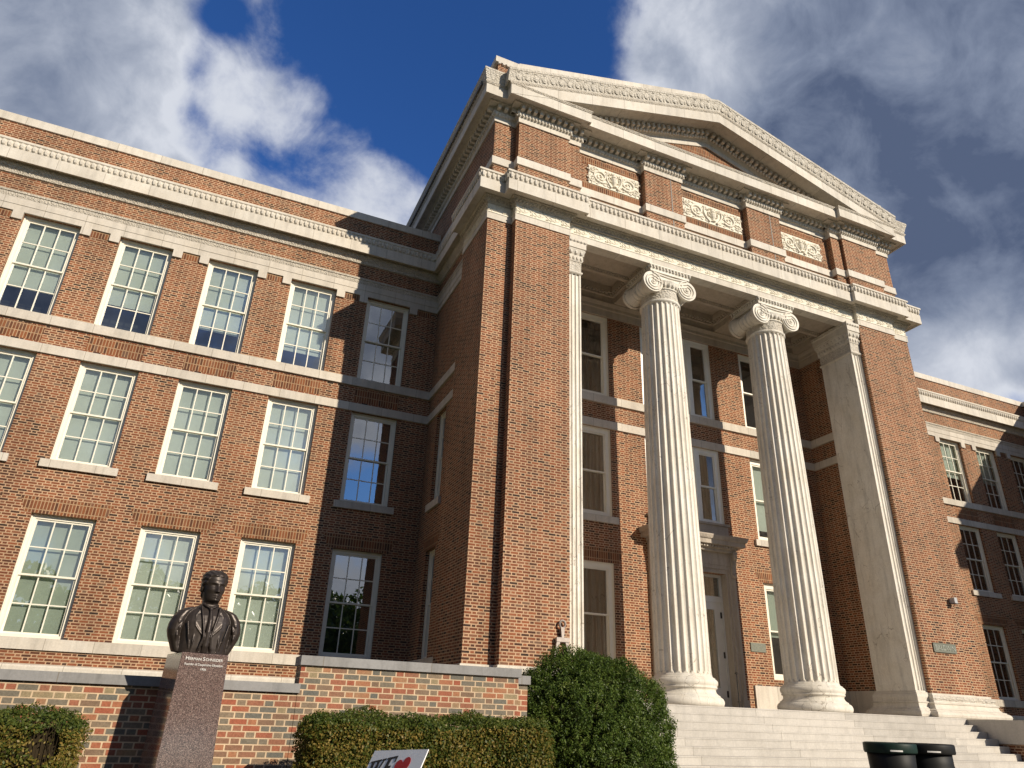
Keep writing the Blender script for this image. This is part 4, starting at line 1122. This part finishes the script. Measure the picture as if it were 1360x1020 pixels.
def hedge(x0, x1, y0, y1, z0, z1, r, n, label, seed, hollow=None):
    rng = np.random.default_rng(seed)
    # points on a rounded box, jittered in depth
    q = rng.uniform(-1, 1, (n*3, 3)); c = np.array([(x0+x1)/2, (y0+y1)/2, (z0+z1)/2]); h = np.array([(x1-x0)/2, (y1-y0)/2, (z1-z0)/2])
    ax = rng.choice(3, n*3, p=np.array([h[1]*h[2], h[0]*h[2], h[0]*h[1]])/(h[1]*h[2]+h[0]*h[2]+h[0]*h[1]))
    q[np.arange(n*3), ax] = np.sign(q[np.arange(n*3), ax]); p = q*h
    inner = np.clip(p, -(h-r), h-r); d = p-inner; L = np.linalg.norm(d, axis=1)[:, None]
    keep = (L[:, 0] > 1e-6); p, inner, d, L = p[keep], inner[keep], d[keep], L[keep]
    nr = d/L; p = inner+nr*r
    p, nr = p[:n], nr[:n]
    lump = vnoise(p, 3.0, seed+1)*.05+vnoise(p, 8.0, seed+2)*.04+vnoise(p, 22.0, seed+3)*.02
    dep = np.abs(rng.normal(0, .055, len(p)))
    p = p+nr*(lump-dep+rng.uniform(0, .03, len(p)))[:, None]
    p = p+c
    keep = p[:, 1] < y0+(y1-y0)*.75
    p, nr = p[keep], nr[keep]
    if hollow:
        hx, hz, ra, rb = hollow
        inn = (((p[:, 0]-hx)/ra)**2+((p[:, 2]-hz)/rb)**2+vnoise(p, 11, 91)*.35) < 1
        keep = ~(inn & (p[:, 1] < y0+.5)) | (rng.uniform(0, 1, len(p)) < .07)
        p, nr = p[keep], nr[keep]
    topness = (nr[:, 2] > .55)
    idx = (topness | (rng.uniform(0, 1, len(p)) < .18)).astype(int)
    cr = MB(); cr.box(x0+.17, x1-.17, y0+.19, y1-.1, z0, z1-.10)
    root = bpy.data.objects.new('clipped_hedge', None); col.objects.link(root); root.location = (0, 0, 0)
    tag(root, label, 'hedge')
    if hollow:
        for k in range(11):
            a = hx+rng.uniform(-ra, ra)*.9; b = rng.uniform(-.1, .1)
            cr.tube([(a, y0+.16, hz-rb-.25), (a+b*.5, y0+.12, hz-.02), (a+b+rng.uniform(-.04, .04), y0+.06, hz+rb+.05)], [.005, .0035, .002], 5)
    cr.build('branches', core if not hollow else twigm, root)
    leaf_mesh('foliage', p, nr, .032, None, root, .6, .75, mats=[hedgeleaf, hedgetop], matidx=idx)
hedge(-12.72, -9.78, -7.0, -5.75, -2.1, -.45, .22, 140000, 'long clipped box hedge with browned front behind the white yard sign', 3)
hedge(-17.5, -14.85, -6.9, -5.7, -2.1, -.55, .24, 110000, 'shorter clipped hedge with dark hollow left of the granite pedestal', 8, hollow=(-15.12, -.80, .15, .15))
def bush(cx, cy, zb, zt, rx, ry, n, label):
    rng = np.random.default_rng(21)
    th = rng.uniform(0, 2*np.pi, n); s = rng.uniform(-.98, 1, n)
    H = (zt-zb)*.60; zc = zt-H
    cr = np.sqrt(1-s*s)
    nr = np.stack([cr*np.cos(th), cr*np.sin(th), s], 1)
    shape = np.abs(nr[:, 2])
    p = nr*np.array([rx, ry, H])
    low = s < 0
    p[low, :2] = np.stack([np.cos(th[low])*rx, np.sin(th[low])*ry], 1)*(1.0-.05*np.abs(s[low]))[:, None]
    lump = vnoise(p, 2.6, 5)*.07+vnoise(p, 7, 6)*.055
    # sprays: leaves gathered along short twigs that stand off the surface
    ns = 5200; ti = rng.integers(0, ns, n); so = rng.integers(0, n, ns)
    base = p[so]; bn = nr[so]+rng.normal(0, .35, (ns, 3)); bn[:, 2] += .35; bn /= np.linalg.norm(bn, axis=1)[:, None]
    q = rng.uniform(-.15, .07, n)
    pts = base[ti]+bn[ti]*q[:, None]+rng.normal(0, .024, (n, 3))+(nr[so][ti]*lump[so][ti][:, None])
    pts = pts+np.array([cx, cy, zc])
    keep = (pts[:, 2] > zb) & (pts[:, 1] < cy+.9)
    pts = pts[keep]; nn = bn[ti][keep]
    root = bpy.data.objects.new('evergreen_bush', None); col.objects.link(root); tag(root, label, 'bush')
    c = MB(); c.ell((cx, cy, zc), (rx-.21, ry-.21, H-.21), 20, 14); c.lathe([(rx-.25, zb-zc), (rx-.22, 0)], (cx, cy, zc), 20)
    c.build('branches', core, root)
    tk = MB()
    for k in range(16):
        a = rng.uniform(0, 6.28); s_ = rng.uniform(.3, .95); c_ = math.sqrt(1-s_*s_)
        d = Vector((c_*math.cos(a)*rx, c_*math.sin(a)*ry, s_*H)); p0 = Vector((cx, cy, zc))+d*.92; p1 = Vector((cx, cy, zc))+d*1.02+Vector((0, 0, rng.uniform(.08, .22)))
        tk.tube([p0, (p0+p1)/2+Vector((.01, 0, .02)), p1], [.006, .005, .003], 5)
    tk.build('twig', bark, root)
    leaf_mesh('foliage', pts, nn, .044, yewleaf, root, .40, .8)
bush(-7.40, -3.5, -1.9, .68, 1.46, 1.35, 190000, 'large round dark green evergreen bush beside the granite steps')

# ------------------------------------------------------------------ yard sign
# board corner points from its real size: a tilted rectangle leaning back on a wire stake
def ray_at(u, v, dist): d = pdir(u, v); return CAM+d*(dist/d.dot(fwd))
SD = 4.6
tl = ray_at(498, 997, SD); trp = ray_at(569, 995, SD-.33)
Tv = (trp-tl); SWd = Tv.length; Tv.normalize()
best = None
for k in range(720):
    a = 2*math.pi*k/720
    e1 = Tv.orthogonal().normalized(); e2 = Tv.cross(e1)
    s_ = e1*math.cos(a)+e2*math.sin(a)
    q = tl+s_*.2; c0 = q-CAM; du = c0.dot(r2)/c0.dot(fwd)-(tl-CAM).dot(r2)/(tl-CAM).dot(fwd); dv = c0.dot(u2)/c0.dot(fwd)-(tl-CAM).dot(u2)/(tl-CAM).dot(fwd)
    if dv > 0: continue
    er = abs(du/dv-11/23)
    if best is None or er < best[0]: best = (er, s_)
Sv = best[1]; Nv = Tv.cross(-Sv).normalized()
if Nv.dot(CAM-tl) < 0: Nv = -Nv
SH = SWd*.80
MS = Matrix((Tv, -Sv, Tv.cross(-Sv))).transposed().to_4x4(); MS.translation = tl
sg_root = bpy.data.objects.new('yard_sign', None); col.objects.link(sg_root)
tag(sg_root, 'white yard sign printed with a red heart leaning before the long hedge', 'sign')
def local(mb, name, mat):
    mb.v = [tuple(MS @ Vector(p)) for p in mb.v]
    return mb.build(name, mat, sg_root)
flip = 1 if (MS.to_3x3() @ Vector((0, 0, 1))).dot(CAM-tl) > 0 else -1
local(MB().box(0, SWd, -SH, 0, -.006*flip, 0), 'panel', signw)
def poly(mb, pts, z0, z1):
    n = len(pts); vs = [(x, y, z0) for x, y in pts]+[(x, y, z1) for x, y in pts]
    mb.add(vs, [tuple(range(n)), tuple(range(2*n-1, n-1, -1))]+[(i, i+n, (i+1) % n+n, (i+1) % n) for i in range(n)])
zz0, zz1 = .0008*flip, .002*flip
def slant(pts, x, y, s, rot=.14, sh=.25):
    out = []
    for px, py in pts:
        px, py = (px+sh*py)*s, py*s
        out.append((x+px*math.cos(rot)-py*math.sin(rot), y+px*math.sin(rot)+py*math.cos(rot)))
    return out
lw_ = MB(); u = SWd
for pts in ([(0,1),(.42,1),(.42,.92),(.34,.92),(.42,.3),(.56,.8),(.5,.92),(.44,.92),(.44,1),(.8,1),(.8,.92),(.72,.92),(.80,.3),(.93,.92),(.86,.92),(.86,1),(1.14,1),(1.14,.92),(1.06,.92),(.82,0),(.70,0),(.58,.55),(.44,0),(.32,0),(.10,.92),(0,.92)],):
    poly(lw_, slant(pts, u*.015, -u*.38, u*.24), zz0, zz1)
for pts in ([(1.22,1),(1.98,1),(1.98,.7),(1.90,.7),(1.86,.9),(1.56,.9),(1.56,.57),(1.78,.57),(1.78,.44),(1.56,.44),(1.56,.1),(1.90,.1),(1.96,.32),(2.04,.32),(2.02,0),(1.22,0),(1.22,.08),(1.32,.08),(1.32,.92),(1.22,.92)],):
    poly(lw_, slant(pts, u*.015, -u*.38, u*.24), zz0, zz1)
local(lw_, 'lettering', signblk)
ht = MB(); pts = []
for i in range(40):
    a = 2*math.pi*i/40
    pts.append((.16*math.sin(a)**3*.062*u*16, (13*math.cos(a)-5*math.cos(2*a)-2*math.cos(3*a)-math.cos(4*a))/16*.135*u))
pts = [(.155*u*math.sin(2*math.pi*i/40)**3*.85, p[1]) for i, p in enumerate(pts)]
poly(ht, [(u*.66+x*math.cos(.25)-y*math.sin(.25), -u*.20+x*math.sin(.25)+y*math.cos(.25)) for x, y in pts], zz0, zz1)
local(ht, 'heart', signred)
Mt = MS @ Matrix.Translation((u*.66, -u*.46, .0008*flip)) @ Matrix.Rotation(.14, 4, 'Z')
textmesh('UC', u*.17, signred, 'lettering', sg_root, Mt, .0008, .2)
cenb = MS @ Vector((SWd/2, -SH, 0))
MB().tube([MS @ Vector((SWd*.3, -SH*.6, -.012*flip)), MS @ Vector((SWd*.3, -SH, -.012*flip)), (MS @ Vector((SWd*.3, -SH, -.02*flip)))+Vector((-.02, .02, -.9))], .006).build('stake', iron, sg_root)
MB().tube([MS @ Vector((SWd*.7, -SH*.6, -.012*flip)), MS @ Vector((SWd*.7, -SH, -.012*flip)), (MS @ Vector((SWd*.7, -SH, -.02*flip)))+Vector((-.02, .02, -.9))], .006).build('stake', iron, sg_root)

# ------------------------------------------------------------------ bins
def bin_(x, y, mat, lidmat, label, flare):
    o = MB()
    zb, zt = -1.85, -.545
    if flare: o.lathe([(.34, zb), (.36, zb+.7), (.30, zt-.24), (.30, zt-.11), (.28, zt-.10)], (x, y, 0), 40)
    else: o.lathe([(.25, zb), (.262, zb+.05), (.275, zt-.30), (.285, zt-.11), (.27, zt-.10)], (x, y, 0), 40)
    b = o.build('litter_bin', mat, None, True); tag(b, label, 'bin', 'pair of litter bins before the steps')
    l = MB(); r = .350 if flare else .318
    l.lathe([(.30, zt-.112), (r-.01, zt-.12), (r, zt-.10), (r, zt-.02), (r-.004, zt-.004), (r-.03, zt+.004), (.29, zt-.01), (.27, zt-.05), (.0, zt-.06)], (x, y, 0), 48, cap=False)
    l.build('lid', lidmat, b, True)
    s = MB()
    for k in range(7):
        a = math.radians(-139+3.8*k); c_, s_ = math.cos(a), math.sin(a); a2 = math.radians(-139+3.8*(k+1)); rr = r+.002
        z = zt-.088
        s.hexa([(x+rr*c_, y+rr*s_, z-.009), (x+rr*math.cos(a2), y+rr*math.sin(a2), z-.009), (x+(rr-.01)*math.cos(a2), y+(rr-.01)*math.sin(a2), z-.009), (x+(rr-.01)*c_, y+(rr-.01)*s_, z-.009),
                (x+rr*c_, y+rr*s_, z+.009), (x+rr*math.cos(a2), y+rr*math.sin(a2), z+.009), (x+(rr-.01)*math.cos(a2), y+(rr-.01)*math.sin(a2), z+.009), (x+(rr-.01)*c_, y+(rr-.01)*s_, z+.009)])
    s.build('label_strip', lettersw, b)
bin_(-5.41, -8.0, binblk, bingrn, 'black litter bin with dark green rim, left one of the pair before the steps', False)
bin_(-4.69, -7.95, binblk, binblk, 'all black litter bin with overhanging lid, right one of the pair before the steps', True)

# ------------------------------------------------------------------ divider sculpture
dv = MB(); DX, DY = -6.10, -.08
pts = [(DX+.072*math.cos(2*math.pi*i/24), DY, 1.60+.085*math.sin(2*math.pi*i/24)) for i in range(25)]
dv.tube(pts, .026, 8)
dv.hexa([(DX-.028, DY-.03, 1.30), (DX+.028, DY-.03, 1.30), (DX+.028, DY+.03, 1.30), (DX-.028, DY+.03, 1.30), (DX-.05, DY-.03, 1.53), (DX+.05, DY-.03, 1.53), (DX+.05, DY+.03, 1.53), (DX-.05, DY+.03, 1.53)])
dv.box(DX-.165, DX+.165, DY-.045, DY+.045, 1.21, 1.305)
for sg in (-1, 1):
    a, b = DX+sg*.11, DX+sg*.24
    dv.hexa([(b-.03, DY-.03, .648), (b+.03, DY-.03, .648), (b+.03, DY+.03, .648), (b-.03, DY+.03, .648), (a-.045, DY-.03, 1.22), (a+.045, DY-.03, 1.22), (a+.045, DY+.03, 1.22), (a-.045, DY+.03, 1.22)])
dvo = dv.build('metal_sculpture', iron)
tag(dvo, 'grey metal pair of giant dividers with a ring top behind the round bush', 'sculpture')

# ------------------------------------------------------------------ plaques, lamp, post
pb_ = MB().box(6.30, 7.26, -.035, 0, 1.78, 2.04)
for z in (1.78, 2.025): pb_.box(6.30, 7.26, -.045, -.034, z, z+.015)
po = pb_.build('bronze_plaque', plaqbr); tag(po, 'long weathered bronze nameplate on the right brick pier of the portico', 'plaque')
textmesh('BALDWIN', .20, plaqlt, 'lettering', po, facing(6.78, -.04, 1.845), .006, sx=.95)
pb2 = MB().box(2.02, 2.60, YP-.03, YP, 1.70, 1.96)
po2 = pb2.build('bronze_plaque', plaqbr); tag(po2, 'small greenish bronze plaque on the brick beside the doorway', 'plaque')
lm = MB(); lm.box(7.44, 7.56, -.20, -.05, 3.24, 3.42); lm.box(7.47, 7.53, -.05, 0, 3.29, 3.37)
lo = lm.build('wall_light', lampgrey); tag(lo, 'small grey box floodlight fixed high on the right brick pier', 'lamp')
MB().hexa([(7.425,-.23,3.23),(7.575,-.23,3.23),(7.575,-.05,3.235),(7.425,-.05,3.235),(7.425,-.23,3.245),(7.575,-.23,3.245),(7.575,-.05,3.25),(7.425,-.05,3.25)]).build('lens_hood', darkmet, lo)
ps = MB(); X, Y = .55, 1.95
ps.tube([(X, Y, .0), (X, Y, .96)], .017, 10); ps.lathe([(.12, 0), (.12, .015), (.03, .04)], (X, Y, 0), 16); ps.lathe([(.05, .20), (.05, .22)], (X, Y, 0), 12); ps.lathe([(.055, .94), (.055, .97), (.02, .99)], (X, Y, 0), 14)
pso = ps.build('steel_post', darkmet); tag(pso, 'thin dark steel post standing beside the front door', 'post')

# ------------------------------------------------------------------ ground
g = MB(); g.add([(-600, -600, -2.0), (600, -600, -2.0), (600, 600, -2.0), (-600, 600, -2.0)], [(0, 1, 2, 3)])
tag(g.build('lawn', grass), kind='structure')
w_ = MB(); w_.add([(-9, -40, -1.996), (12, -40, -1.996), (12, -2.2, -1.93), (-9, -2.2, -1.93)], [(0, 1, 2, 3)])
tag(w_.build('pavement', paving), kind='structure')
w_ = MB(); w_.add([(-30, -8.2, -1.99), (-9.05, -8.2, -1.99), (-9.05, -4.5, -1.94), (-30, -4.5, -1.94)], [(0, 1, 2, 3)])
tag(w_.build('planting_bed', mulch), kind='structure')

rng = np.random.default_rng(4)
tp = []; tn = []; tb_ = MB()
for k in range(21):
    x0, y0_ = -48+4.4*k+rng.uniform(-1, 1), -46+rng.uniform(-6, 4); h = rng.uniform(8.5, 11.0); rr = rng.uniform(3.6, 4.8)
    tb_.tube([(x0, y0_, -2), (x0+.1, y0_, .5), (x0, y0_+.1, 3.5)], [.28, .22, .12], 8)
    n = 4200; d = rng.normal(0, 1, (n, 3)); d /= np.linalg.norm(d, axis=1)[:, None]
    q = d*np.array([rr, rr, (h+1)*.42])*(rng.uniform(.45, 1, n)**.5)[:, None]*(1+.18*vnoise(d*3, 1.3, 40+k))[:, None]
    tp.append(q+np.array([x0, y0_, h*.52])); tn.append(d)
td = leaf_mesh('distant_trees', np.concatenate(tp), np.concatenate(tn), .55, yewleaf, None, .7, .8)
tag(td, kind='stuff')
tb_.build('trunks', bark, td)
